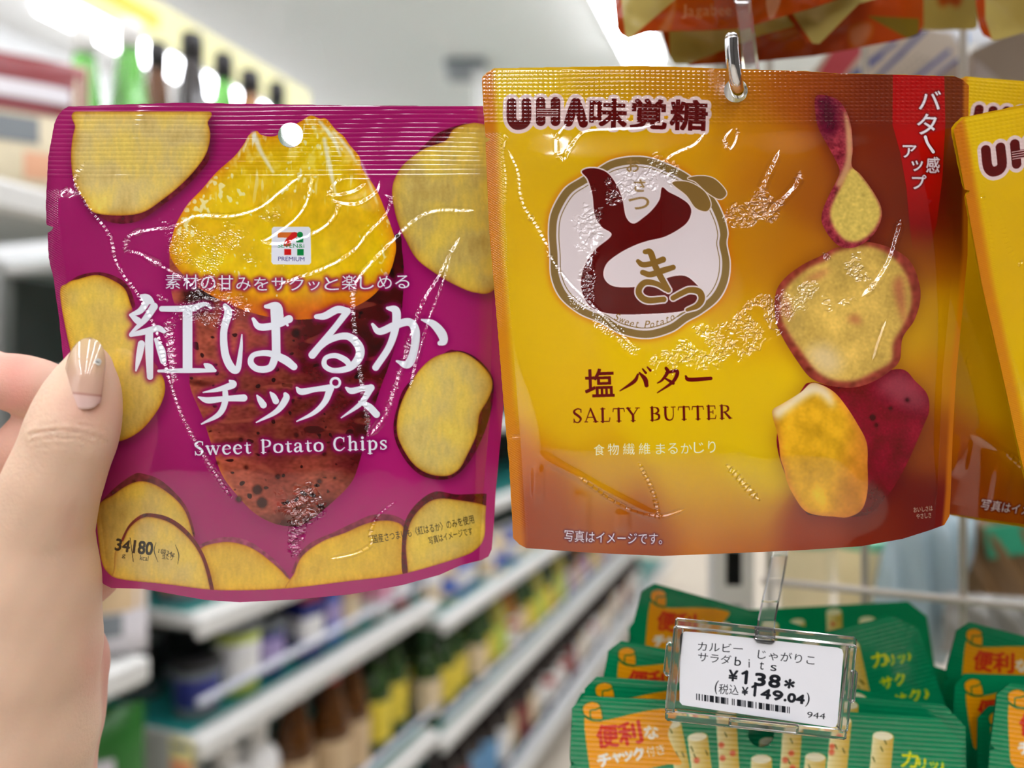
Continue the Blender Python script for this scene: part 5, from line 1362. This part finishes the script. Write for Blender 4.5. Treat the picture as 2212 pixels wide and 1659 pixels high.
MB().box(W(1950, 830, .50) + Vector((.03, -.15, .36)) - g0, (.62, .28, .02), None, .004).build('added_shade_board', mat('white_shade_board', (222, 220, 214), rough=.5), gg)  # added board out of view, shades the pouches and things behind
M_post = mat('pale_grey_steel', (196, 194, 188), rough=.4)
u0 = W(1585, 1270, .52)
up = tag(empty('slotted_upright', Vector((u0.x, u0.y, 0))), 'pale grey slotted steel upright below the big yellow pouch', 'shelf upright')
xs_ = (-.0137, -.0054, .0054, .0137); vs = []; fs = []; zs_ = [HC - .9]
while zs_[-1] < HC + .6: zs_ += [zs_[-1] + .0135, zs_[-1] + .0375]
for zz in zs_: vs += [Vector((x, y, zz)) for x, y in ((-.0137, .016), (-.0137, 0), (-.0054, 0), (.0054, 0), (.0137, 0), (.0137, .016))]
for i in range(len(zs_) - 1):
    for k in range(5):
        if k == 2 and i % 2: continue
        fs.append((i * 6 + k, i * 6 + k + 1, i * 6 + 7 + k, i * 6 + 6 + k))
MB().add(vs, fs).build('channel', M_post, up)
MB().box((0, .0115, HC - .15), (.0268, .004, 1.5)).build('slot_backing', mat('dark_slot', (24, 24, 24), rough=.8), up)

def simple(label, cat_, name, px, py, Y, w_px, h_px, shape, m, extra=None, group=None, roll=0):
    c = W(px, py, Y); k = Y / F
    t = tag(empty(name, c), label, cat_, group)
    t.rotation_euler = (0, math.radians(roll), 0)
    w, h = w_px * k, h_px * k
    if shape == 'cup':
        MB().lathe([(w * .36, -h / 2), (w * .42, -h * .42), (w * .5, h * .34), (w * .5, h * .38)], 28).build('cup', m, t)
        MB().lathe([(w * .52, h * .38), (w * .53, h * .46), (w * .45, h * .5)], 28).build('lid', extra, t)
    else:                                                 # a filled bag
        n = 18; vs = []; fs = []
        for i in range(n + 1):
            for j in range(n + 1):
                u, v = i / n * 2 - 1, j / n * 2 - 1
                b = ((1 - u ** 4) * (1 - v ** 4)) ** .6
                vs.append((u * w / 2 * (1 - .05 * (1 - v * v)), -.26 * w * b + .006 * math.sin(9 * u + 5 * v) * b, v * h / 2))
        for i in range(n): fs += [(i * (n + 1) + j, (i + 1) * (n + 1) + j, (i + 1) * (n + 1) + j + 1, i * (n + 1) + j + 1) for j in range(n)]
        MB().add(vs, fs, True).build('front_film', m, t)
        MB().add([(x, -y * .7, z_) for x, y, z_ in vs], [tuple(reversed(f)) for f in fs], True).build('back_film', m, t)
        if extra is not None:
            MB().box((0, -.27 * w, h * .22), (w * .55, .003, h * .26), None, .001).build('label', extra, t)
    return t
M_cream = mat('cream_plastic', (236, 220, 178), rough=.3); M_mint = mat('mint_plastic', (120, 196, 158), rough=.3)
M_sil = mat('pale_blue_film', (150, 170, 178), rough=.25, spec=.6); M_brn = mat('brown_film', (120, 92, 60), rough=.35); M_teal = mat('teal_print', (52, 150, 116), rough=.3); M_greyf = mat('grey_film', (132, 130, 124), rough=.3)
simple('cream cup with a mint green lid behind the wire grid, near the upright', 'cup', 'snack_cup', 1738, 1245, .60, 120, 190, 'cup', M_cream, M_mint)
simple('cream cup with a mint green lid behind the wire grid, right of the first cup', 'cup', 'snack_cup', 1868, 1250, .64, 130, 190, 'cup', M_cream, M_mint)
simple('pale blue film bag leaning behind the wire grid, between cups and brown bag', 'bag', 'snack_bag', 1985, 1260, .60, 190, 330, 'bag', M_sil, None, roll=12)
simple('brown bag with a green print behind the wire grid at the right edge', 'bag', 'snack_bag', 2160, 1210, .62, 210, 260, 'bag', M_brn, M_teal, roll=-8)
simple('small grey film bag low behind the wire grid above the right green stack', 'bag', 'snack_bag', 2130, 1350, .56, 190, 130, 'bag', M_greyf, None, roll=4)

# striped carton and grey carton at the upper right
def box_art():
    cv = Canvas(1690, 40, 2120, 300, 1.5, (206, 192, 176))
    cv.paint(cv.poly([(1740, 200), (1800, 104), (1864, 90), (1866, 110), (1826, 160), (1800, 200)], False), (196, 74, 84))
    for P in ([(1836, 165, 8), (1935, 92, 8)], [(1862, 200, 9), (2002, 60, 9)], [(1965, 180, 9), (2050, 111, 9)], [(2005, 180, 9), (2068, 130, 9)], [(2050, 190, 9), (2092, 156, 9)], [(1820, 190, 7), (1905, 120, 7)]): cv.paint(cv.stroke(P), (36, 64, 150))
    for k, (a, b) in enumerate((((1900, 190), (1990, 115)), ((1915, 195), (2005, 120)), ((1935, 192), (2012, 126)), ((1880, 180), (1960, 112)))):
        for i in range(9):
            x = a[0] + (b[0] - a[0]) * i / 9; y = a[1] + (b[1] - a[1]) * i / 9
            cv.paint(cv.stroke([(x, y, 4), (x + 4, y - 3, 4)]), (110, 104, 96), .6)
    return cv
bx = box_art()
D5 = .56
bb = W(1900, 150, D5)
t = tag(empty('carton', bb), 'white carton with diagonal blue stripes and a red patch, above the big yellow pouch', 'carton')
OB = np.array([(1702, 220), (1790, 108), (1990, 60), (2056, 70), (2094, 132), (2112, 200), (2080, 280), (1702, 290)], float)
panel('printed_face', bx, [OB], lambda x, y: D5 + .00012 * (x - 1900), bx.zero(), PAPER, t, bb)
vb = [W(x, y, D5 + .001 + .00012 * (x - 1900)) - bb for x, y in OB]; n = len(vb)
MB().add(vb + [v + Vector((.01, .05, .004)) for v in vb], [tuple(reversed(range(n, 2 * n)))] + [(i, (i + 1) % n, n + (i + 1) % n, n + i) for i in range(n)]).build('carton_body', mat('white_board', (200, 188, 174), rough=.6), t)
def prism(name, label, cat_, pts, Y, depth, m, part, extra=None):
    c = W(pts[0][0], pts[0][1], Y)
    t = tag(empty(name, c), label, cat_)
    v = [W(x, y, Y) - c for x, y in pts]; k = len(v)
    MB().add(v + [q + Vector((0, depth, 0)) for q in v], [tuple(range(k)), tuple(reversed(range(k, 2 * k)))] + [(i, k + i, k + (i + 1) % k, (i + 1) % k) for i in range(k)]).build(part, m, t)
    return t, c
M_gry = mat('grey_brown_board', (150, 134, 120), rough=.6)
t, c = prism('carton', 'plain grey brown carton at the right edge, above the yellow pouches', 'carton', [(2100, 110), (2180, 70), (2290, 62), (2290, 300), (2108, 300)], .49, .05, M_gry, 'carton_body')
v = [W(x, y, .4885) - c for x, y in [(2108, 130), (2122, 140), (2196, 208), (2110, 200)]]
MB().add(v + [q + Vector((0, .002, 0)) for q in v], [(0, 1, 2, 3), (7, 6, 5, 4), (0, 4, 5, 1), (1, 5, 6, 2), (2, 6, 7, 3), (3, 7, 4, 0)]).build('flap', mat('pale_board', (172, 160, 156), rough=.6), t)
t, c = prism('shelf_sign', 'small white shelf sign with a blue square behind the striped carton', 'sign', [(2036, 50), (2140, 50), (2140, 94), (2060, 96)], .64, .004, mat('white_card', (214, 218, 224), rough=.5), 'board')
v = [W(x, y, .639) - c for x, y in [(2074, 71), (2092, 72), (2092, 94), (2074, 92)]]
MB().add(v + [q + Vector((0, .0006, 0)) for q in v], [(0, 1, 2, 3), (7, 6, 5, 4), (0, 4, 5, 1), (1, 5, 6, 2), (2, 6, 7, 3), (3, 7, 4, 0)]).build('blue_square', mat('blue_print', (40, 130, 200), rough=.5), t)
# ------------------------------------------------------------------ the blurred liquor aisle
M_rail = mat('white_price_rail', (204, 203, 198), rough=.4)
M_teal2 = mat('teal_shelf_mat', (34, 132, 128), rough=.45)
M_dark = mat('dark_back_panel', (46, 48, 46), rough=.7)
M_greyp = mat('grey_back_panel', (150, 150, 146), rough=.5)
M_guard = mat('pale_guard_rail', (196, 198, 208), rough=.25, spec=.6)
FR = -.82
def shelf_unit(b0, b1, levels, label, back, zt, guards=(), depth=.40, upr=M_greyp):
    c = AI(FR, b0, -1.40)
    t = tag(empty('shelf_unit', c, (0, 0, -TH)), label, 'shelf unit', 'shelf units of the left aisle')
    L = b1 - b0
    MB().box((-depth - .02, L / 2, (zt + 1.40) / 2), (.02, L, zt + 1.40)).build('back_panel', back, t)
    for z, teal in levels:
        sh = MB().box((-depth / 2, L / 2, z + 1.40 - .012), (depth, L - .012, .022), None, .004).build('shelf', M_rail, t)
        if teal: MB().box((-depth / 2 - .004, L / 2, z + 1.40), (depth - .03, L - .03, .003)).build('shelf_mat', M_teal2, sh)
        MB().box((.006, L / 2, z + 1.40 - .019), (.014, L - .01, .036), None, .006).build('price_rail', M_rail, sh)
        if z in guards: MB().tube([(.004, .012, z + 1.40 + .05), (.004, L - .012, z + 1.40 + .05)], .0065, 10).build('guard_rail', M_guard, sh)
    for y in (.012, L - .012): MB().box((-depth - .004, y, (zt + 1.40) / 2), (.03, .022, zt + 1.40)).build('upright', upr, t)
    return t
shelf_unit(-.55, .80, ((.225, 0), (.02, 0), (-.13, 0), (-.36, 0), (-.66, 0), (-1.21, 0)), 'grey backed shelf unit at the left edge, partly behind the hand', M_greyp, .23, depth=.34)
shelf_unit(.88, 1.68, ((.20, 1), (-.07, 1), (-.336, 1), (-.515, 1), (-.83, 1), (-1.21, 1)), 'liquor shelf unit with teal mats below the magenta pouch', mat('dim_back_panel', (104, 104, 100), rough=.6), .20, (-.515, -.83))
shelf_unit(1.70, 5.4, ((.16, 1), (-.10, 1), (-.33, 1), (-.58, 1), (-.873, 1), (-1.215, 1)), 'farther liquor shelf unit with teal mats, left of the green pouches', M_dark, .16, (-.873, -1.215))

def glass(n, c, tr=.55): return mat(n, c, rough=.12, spec=.6, trans=tr)
G_green = glass('green_glass', (112, 190, 84), .7); G_dgreen = glass('dark_green_glass', (52, 84, 34), .3); G_brown = glass('brown_glass', (110, 66, 26), .4); G_black = glass('dark_glass', (44, 36, 34), .15); G_amber = glass('amber_glass', (176, 112, 34), .4); G_yel = glass('pale_yellow_glass', (206, 196, 90), .4)
P_ = {k: mat('plain_' + k, v, rough=.4) for k, v in dict(white=(232, 230, 226), cream=(222, 200, 162), tan=(206, 178, 138), black=(34, 32, 34), navy=(40, 48, 120), blue=(62, 96, 186), red=(176, 44, 44), maroon=(120, 26, 32), pink=(222, 150, 176), peach=(230, 176, 142), grey=(120, 126, 130), yellow=(226, 202, 60), orange=(220, 140, 50), lilac=(160, 144, 190), lime=(190, 206, 90), dgreen=(34, 84, 40), sky=(110, 160, 200)).items()}
_proto = {}
def bottle(kind, H, R, rn, body, cap, label, lab2=None):
    key = (kind, H, R, body.name, cap.name, label.name if label else '', lab2.name if lab2 else '')
    if key in _proto: return copy_tree(_proto[key])
    t = empty('bottle')
    if kind == 'wine': pr = [(R * .9, 0), (R, .006), (R, H * .58), (R * .86, H * .66), (rn * 1.25, H * .76), (rn, H * .82), (rn, H * .93)]
    elif kind == 'sake': pr = [(R * .92, 0), (R, .008), (R, H * .5), (R * .9, H * .6), (rn * 1.5, H * .78), (rn, H * .9), (rn, H * .94)]
    else: pr = [(R * .9, 0), (R, .006), (R, H * .7), (R * .8, H * .78), (rn, H * .84), (rn, H * .9)]
    MB().lathe(pr, 24).build('glass', body, t)
    MB().lathe([(rn * 1.18, H * (.88 if kind != 'wine' else .84)), (rn * 1.22, H * .97), (rn * 1.1, H)], 18).build('cap', cap, t)
    if label:
        lo, hi = (H * .16, H * .5) if kind != 'sake' else (H * .1, H * .47)
        MB().lathe([(R * 1.006, lo), (R * 1.008, lo + .002), (R * 1.008, hi - .002), (R * 1.006, hi)], 24).build('label', label, t)
        if lab2: MB().lathe([(R * 1.012, lo + (hi - lo) * .55), (R * 1.014, lo + (hi - lo) * .56), (R * 1.014, lo + (hi - lo) * .86), (R * 1.012, lo + (hi - lo) * .87)], 24).build('label_band', lab2, t)
    _proto[key] = t
    return t
def jar(H, R, body, lid, band):
    key = ('jar', H, R, body.name, lid.name, band.name)
    if key in _proto: return copy_tree(_proto[key])
    t = empty('jar')
    MB().lathe([(R * .86, 0), (R * .9, .004), (R, H * .86), (R, H * .88)], 24).build('jar_body', body, t)
    MB().lathe([(R * 1.05, H * .86), (R * 1.06, H * .96), (R * .98, H)], 24).build('lid', lid, t)
    MB().lathe([(R * .925, H * .2), (R * .94, H * .22), (R * .99, H * .7), (R * .985, H * .72)], 24).build('label', band, t)
    _proto[key] = t
    return t
def pack(w, d, H, body, band, cap):
    key = ('pack', w, d, H, body.name, band.name, cap.name)
    if key in _proto: return copy_tree(_proto[key])
    t = empty('drink_carton')
    MB().box((0, 0, H / 2), (w, d, H), None, .004).build('carton_body', body, t)
    MB().box((0, 0, H * .88), (w * 1.01, d * 1.01, H * .18), None, .004).build('top_band', cap, t)
    MB().box((0, 0, H * .45), (w * 1.012, d * 1.012, H * .34), None, .004).build('label', band, t)
    _proto[key] = t
    return t
def stand(o, a, b, z, label, cat_, group, rz=0):
    o.location = AI(a, b, z); o.rotation_euler = (0, 0, -TH + rz)
    tag(o, label, cat_, group)
Wh, Cr = P_['white'], P_['cream']

# bottles on top of the unit, necks above the magenta pouch
for px, py, mk, lab in (
    (182, 60, ('sake', 0, .031, .0135, G_green, P_['white'], P_['white']), 'green bottle with a white cap, leftmost above the magenta pouch'),
    (280, 45, ('sake', 0, .031, .0135, G_green, P_['white'], P_['white']), 'green white-capped bottle with a slanted label, second from left above the magenta pouch'),
    (340, 95, ('sake', 0, .031, .0135, G_brown, P_['black'], P_['cream']), 'brown bottle with a black cap, between the green bottle and the tall dark bottle'),
    (415, 75, ('sake', 0, .031, .0145, G_black, P_['black'], P_['cream']), 'tall dark bottle with a black cap, fourth from the left above the magenta pouch'),
    (483, 118, ('sake', 0, .031, .0145, G_green, P_['black'], P_['white']), 'green bottle with a black cap above the magenta pouch'),
    (540, 155, ('sake', 0, .031, .0145, G_amber, P_['black'], P_['orange']), 'amber bottle with a black cap, second from the right above the magenta pouch'),
    (598, 180, ('sake', 0, .031, .0145, G_dgreen, P_['black'], P_['white']), 'dark green bottle with a black cap, rightmost above the magenta pouch')):
    t_ = (px - CX) / F; a = -.935 if px in (280, 415, 540) else -1.02
    s, c = math.sin(TH), math.cos(TH)
    b = a * (-t_ * s - c) / (s - t_ * c)
    hh = (CY - py) / F * (b * c - a * s) - .202
    stand(bottle(mk[0], hh, *mk[2:]), a, b, .202, lab, 'bottle', 'bottles on top of the liquor shelf')
def row(z, a, b0, db, items, where, group):
    cnt = {}
    for i, (o, desc, cat_) in enumerate(items):
        b = b0 + i * db + random.uniform(-.006, .006)
        stand(o, a + random.uniform(-.012, .012), b, z + .0025, '%s, %s from near end, %s' % (desc, ordn[i] if i < 20 else str(i + 1) + 'th', where), cat_, group, random.uniform(-.3, .3))
B = lambda *a: bottle(*a)
row(-.515, FR - .065, .955, .088, [
    (jar(.085, .036, P_['grey'], P_['black'], P_['navy']), 'dark lidded jar with a blue label', 'jar'),
    (jar(.12, .038, P_['lime'], P_['grey'], P_['white']), 'pale cup with a grey lid', 'cup'),
    (jar(.095, .037, P_['navy'], P_['grey'], P_['lilac']), 'navy cup with a grey lid', 'cup'),
    (pack(.07, .05, .135, P_['navy'], P_['white'], P_['red']), 'navy drink carton with a red top', 'carton'),
    (pack(.07, .05, .135, P_['blue'], P_['lilac'], P_['red']), 'blue drink carton with a red top', 'carton'),
    (B('pet', .15, .034, .014, P_['peach'], P_['yellow'], P_['cream']), 'peach bottle with a yellow cap', 'bottle'),
    (pack(.07, .05, .14, P_['white'], P_['pink'], P_['red']), 'white drink carton with a pink label', 'carton'),
    (pack(.07, .05, .13, P_['red'], P_['white'], P_['maroon']), 'red drink carton with a white label', 'carton')], 'third teal shelf', 'drinks on the third teal shelf')
row(-.515, FR - .19, .975, .09, [
    (jar(.125, .038, P_['grey'], P_['black'], P_['black']), 'dark rear jar', 'jar'), (jar(.125, .038, P_['grey'], P_['black'], P_['black']), 'dark rear jar', 'jar'), (jar(.13, .038, P_['grey'], P_['grey'], P_['dgreen']), 'grey rear jar', 'jar'), (jar(.13, .038, P_['grey'], P_['grey'], P_['dgreen']), 'grey rear jar', 'jar'), (jar(.14, .038, P_['grey'], P_['grey'], P_['dgreen']), 'grey rear jar', 'jar'), (jar(.14, .038, P_['grey'], P_['grey'], P_['dgreen']), 'grey rear jar', 'jar')], 'third shelf behind', 'rear jars on the third teal shelf')
row(-.336, FR - .07, .95, .10, [(jar(.10, .042, P_['grey'], P_['black'], P_['orange']), 'dark jar with an orange label', 'jar'), (jar(.08, .042, P_['cream'], P_['white'], P_['tan']), 'low cream jar', 'jar'), (jar(.08, .042, P_['cream'], P_['white'], P_['tan']), 'low cream jar', 'jar'), (jar(.09, .042, P_['white'], P_['grey'], P_['blue']), 'white jar', 'jar'), (jar(.09, .042, P_['white'], P_['grey'], P_['blue']), 'white jar', 'jar'), (jar(.09, .042, P_['white'], P_['grey'], P_['blue']), 'white jar', 'jar')], 'second teal shelf', 'jars on the second teal shelf')
wp = lambda: B('pet', .23, .042, .018, P_['white'], P_['white'], P_['cream'], P_['pink']); bt = lambda: B('sake', .262, .041, .0155, G_brown, P_['red'], P_['tan'])
row(-.83, FR - .07, .935, .096, [(wp(), 'white plastic bottle with a pink band', 'bottle'), (wp(), 'white plastic bottle with a pink band', 'bottle'), (wp(), 'white plastic bottle with a pink band', 'bottle'), (bt(), 'brown bottle with a tan label and red top', 'bottle'), (bt(), 'brown bottle with a tan label and red top', 'bottle'), (bt(), 'brown bottle with a tan label and red top', 'bottle'), (B('wine', .255, .036, .013, G_dgreen, P_['black'], P_['yellow']), 'green bottle with a yellow label', 'bottle'), (B('wine', .255, .036, .013, G_dgreen, P_['black'], P_['yellow']), 'green bottle with a yellow label', 'bottle')], 'fourth teal shelf', 'bottles on the fourth teal shelf')
sm = [lambda: (B('pet', .13, .032, .014, P_['white'], P_['blue'], P_['cream']), 'white bottle with a blue cap', 'bottle'), lambda: (B('pet', .13, .032, .014, P_['blue'], P_['white'], P_['white']), 'blue bottle with a white cap', 'bottle'), lambda: (B('pet', .13, .032, .014, P_['cream'], P_['white'], P_['blue']), 'cream bottle with a blue label', 'bottle')]
row(-.58, FR - .06, 1.78, .08, [sm[(i * 2 + i // 3) % 3]() for i in range(14)], 'upper far shelf', 'small bottles on the upper far shelf')
wn = [lambda: (B('wine', .250, .037, .014, G_dgreen, P_['black'], P_['yellow']), 'dark green wine bottle with a yellow label', 'bottle'), lambda: (B('wine', .250, .037, .014, G_yel, P_['orange'], P_['lime']), 'pale yellow wine bottle', 'bottle'), lambda: (B('wine', .250, .037, .014, G_dgreen, P_['dgreen'], P_['cream']), 'green wine bottle with a cream label', 'bottle'), lambda: (B('wine', .250, .037, .014, G_amber, P_['orange'], P_['white'], P_['red']), 'amber wine bottle with a red and white label', 'bottle'), lambda: (B('wine', .250, .037, .014, G_black, P_['black'], P_['lilac']), 'dark wine bottle with a lilac label', 'bottle'), lambda: (B('wine', .250, .037, .014, G_black, P_['maroon'], P_['tan']), 'dark wine bottle with a tan label', 'bottle')]
seqA = [2, 0, 0, 2, 0, 1, 3, 2, 0, 1, 0, 5, 1, 4, 5, 3, 4, 0, 5, 4, 5, 3, 5, 4, 5]
row(-.873, FR - .065, 1.76, .094, [wn[k]() for k in seqA], 'middle wine shelf', 'wine bottles on the middle far shelf')
rw = [lambda: (B('wine', .295, .038, .014, G_black, P_['maroon'], P_['white']), 'dark wine bottle with a white label', 'bottle'), lambda: (B('wine', .295, .038, .014, G_black, P_['black'], P_['maroon']), 'dark wine bottle with a maroon label', 'bottle'), lambda: (B('wine', .295, .038, .014, G_black, P_['red'], P_['white'], P_['red']), 'dark wine bottle with a red and white label', 'bottle'), lambda: (B('wine', .295, .038, .014, G_black, P_['black'], P_['sky']), 'dark wine bottle with a blue label', 'bottle'), lambda: (B('wine', .295, .038, .014, G_black, P_['maroon'], P_['cream']), 'dark wine bottle with a cream label', 'bottle')]
seqB = [1, 1, 1, 3, 3, 0, 4, 1, 4, 0, 2, 0, 2, 1, 0, 4, 0, 2, 0, 4, 0, 2, 4, 0, 1, 4, 0, 2, 0]
row(-1.215, FR - .065, 1.78, .094, [rw[k]() for k in seqB], 'lowest wine shelf', 'wine bottles on the lowest far shelf')
row(-.873, FR - .17, 1.80, .094, [wn[(0, 2, 0, 5)[k % 4]]() for k in range(18)], 'middle shelf behind', 'rear wine bottles on the middle far shelf')

# end card and price flag of the liquor unit
e0 = AI(FR, .868, -.52)
ec = tag(empty('shelf_end_stop', e0, (0, 0, -TH)), 'white end stop with a yellow price flag, below the magenta pouch beside the hand', 'shelf end stop')
MB().box((-.05, 0, -.035), (.11, .004, .11), None, .002).build('stop_plate', M_rail, ec)
fl = MB().box((.0, -.006, -.04), (.042, .0015, .11), None, .001).build('price_flag', mat('pale_yellow_card', (228, 218, 150), rough=.5), ec)
MB().box((.0, -.0072, -.03), (.036, .001, .03)).build('orange_print', mat('orange_print', (226, 150, 110), rough=.5), fl)
MB().box((.0, -.0072, .004), (.03, .001, .008)).build('dark_print', P_['grey'], fl)

# packets on the shelf unit at the left edge
def packet(w, h, d, body, prints, name='snack_packet'):
    t = empty(name); n = 12; vs = []; fs = []
    for i in range(n + 1):
        for j in range(n + 1):
            u, v = i / n * 2 - 1, j / n * 2 - 1
            vs.append((u * w / 2, -d / 2 * ((1 - u ** 4) * (1 - v ** 4)) ** .6, (v + 1) * h / 2))
    for i in range(n): fs += [(i * (n + 1) + j, (i + 1) * (n + 1) + j, (i + 1) * (n + 1) + j + 1, i * (n + 1) + j + 1) for j in range(n)]
    MB().add(vs, fs, True).add([(x, -y, z) for x, y, z in vs], [tuple(reversed(f)) for f in fs], True).build('film', body, t)
    for nm, cx, cz, pw, ph, m in prints:
        k = 8; vs = []; fs = []
        for i in range(k + 1):
            for j in range(k + 1):
                x, z = cx + (i / k - .5) * pw, cz + (j / k - .5) * ph
                u, v = min(.99, max(-.99, x / (w / 2))), min(.99, max(-.99, z / (h / 2) - 1))
                vs.append((x, -d / 2 * ((1 - u ** 4) * (1 - v ** 4)) ** .6 - (.0024 if "name" in nm else .0012), z))
        for i in range(k): fs += [(i * (k + 1) + j, (i + 1) * (k + 1) + j, (i + 1) * (k + 1) + j + 1, i * (k + 1) + j + 1) for j in range(k)]
        MB().add(vs, fs, True).build(nm, m, t)
    return t
mr = mat('dark_red_film', (122, 34, 40), rough=.3); cr = mat('cream_film', (226, 214, 184), rough=.35); gf = mat('green_film', (44, 104, 42), rough=.3); wf = mat('white_film', (212, 208, 212), rough=.35)
for b, lab in ((.65, 'cream packet with a dark red top, beside the upper left corner of the magenta pouch'), (.42, 'cream packet with a dark red top, cut by the left edge of the photo')):
    t = packet(.155, .165, .05, cr, (('red_top', 0, .126, .15, .072, mr), ('name_print', .015, .116, .085, .02, wf), ('dark_print', .0, .07, .05, .03, P_['grey']), ('food_print', .035, .03, .05, .03, P_['peach'])))
    stand(t, FR - .05, b, .2265, lab, 'packet', 'packets on the upper left shelf', math.radians(52))
stand(packet(.12, .05, .03, wf, (('grey_print', 0, .025, .06, .02, P_['grey']),)), FR - .012, .76, .2265, 'small white packet lying before the cream packets at the left', 'packet', None, math.radians(52))
for b, lab in ((.745, 'tan and white packet on the shelf right of the wrist'), (.52, 'tan and white packet hidden behind the wrist, left of its twin')):
    stand(packet(.15, .125, .05, wf, (('tan_top', 0, .09, .14, .055, P_['tan']), ('dark_print', .02, .045, .05, .03, P_['grey']))), FR - .05, b, -.3585, lab, 'packet', 'packets on the lower left shelf', math.radians(48))
for b, lab in ((.74, 'green packet with white lettering patch, low beside the white end stop'), (.60, 'green packet with white lettering patch, low behind the wrist')):
    stand(packet(.15, .235, .05, gf, (('white_print', .02, .14, .04, .07, wf), ('dark_print', .0, .08, .10, .05, P_['dgreen']), ('yellow_dot', .06, .03, .03, .04, P_['yellow']))), FR - .05, b, -.6585, lab, 'packet', 'green packets on the lower left shelf', math.radians(45))
t = tag(empty('carton', AI(FR - .02, .60, -.1295), (0, 0, -TH)), 'flat brown carton on the left shelf, glimpsed between index finger and thumb', 'carton')
MB().box((-.10, 0, .03), (.2, .3, .06), None, .004).build('carton_body', P_['tan'], t)
MB().box((.001, 0, .03), (.002, .2, .02)).build('print_band', P_['cream'], t)

# hanging promotion strip, ceiling vent, far banner
v0 = AI(-1.3, .6, .74)
vs_ = tag(empty('promotion_strip', v0, (0, 0, -TH)), 'long pale yellow promotion strip hung from the ceiling above the bottles', 'promotion strip')
st_ = MB().box((0, 0, .045), (.003, 2.5, .088), None, .001).build('strip', mat('pale_yellow_strip', (238, 230, 172), rough=.5), vs_)
for y, w_, m in ((.02, .10, P_['orange']), (.22, .22, P_['pink']), (-.35, .3, P_['orange']), (.62, .16, P_['yellow'])): MB().box((.002, y, .045), (.001, w_, .034)).build('print_patch', m, st_)
for y in (-.9, .0, .30, 1.1): MB().tube([(0, y, .089), (0, y, .575)], .0012, 6).build('hanging_wire', P_['white'], vs_)
vt = tag(empty('ceiling_vent', Vector((-.19, 3.2, HC + 1.318))), 'dark square vent on the ceiling, above the gap between the two large pouches', 'ceiling vent')
MB().box((0, 0, -.012), (.17, .2, .024), None, .01).build('vent_frame', P_['grey'], vt)
MB().box((0, 0, -.026), (.14, .16, .006)).build('grille', P_['grey'], vt)
hb = tag(empty('hanging_banner', Vector((-.13, 3.15, HC + .85))), 'narrow white hanging banner with pink print, left of the yellow pouch corner', 'banner')
MB().box((0, 0, .2), (.055, .02, .48), None, .004).build('banner_sheet', P_['white'], hb)
MB().box((.012, -.0115, .15), (.024, .002, .1)).build('pink_print', P_['pink'], hb)
MB().tube([(0, 0, .44), (0, 0, .46)], .006, 8).build('hanger', P_['grey'], hb)
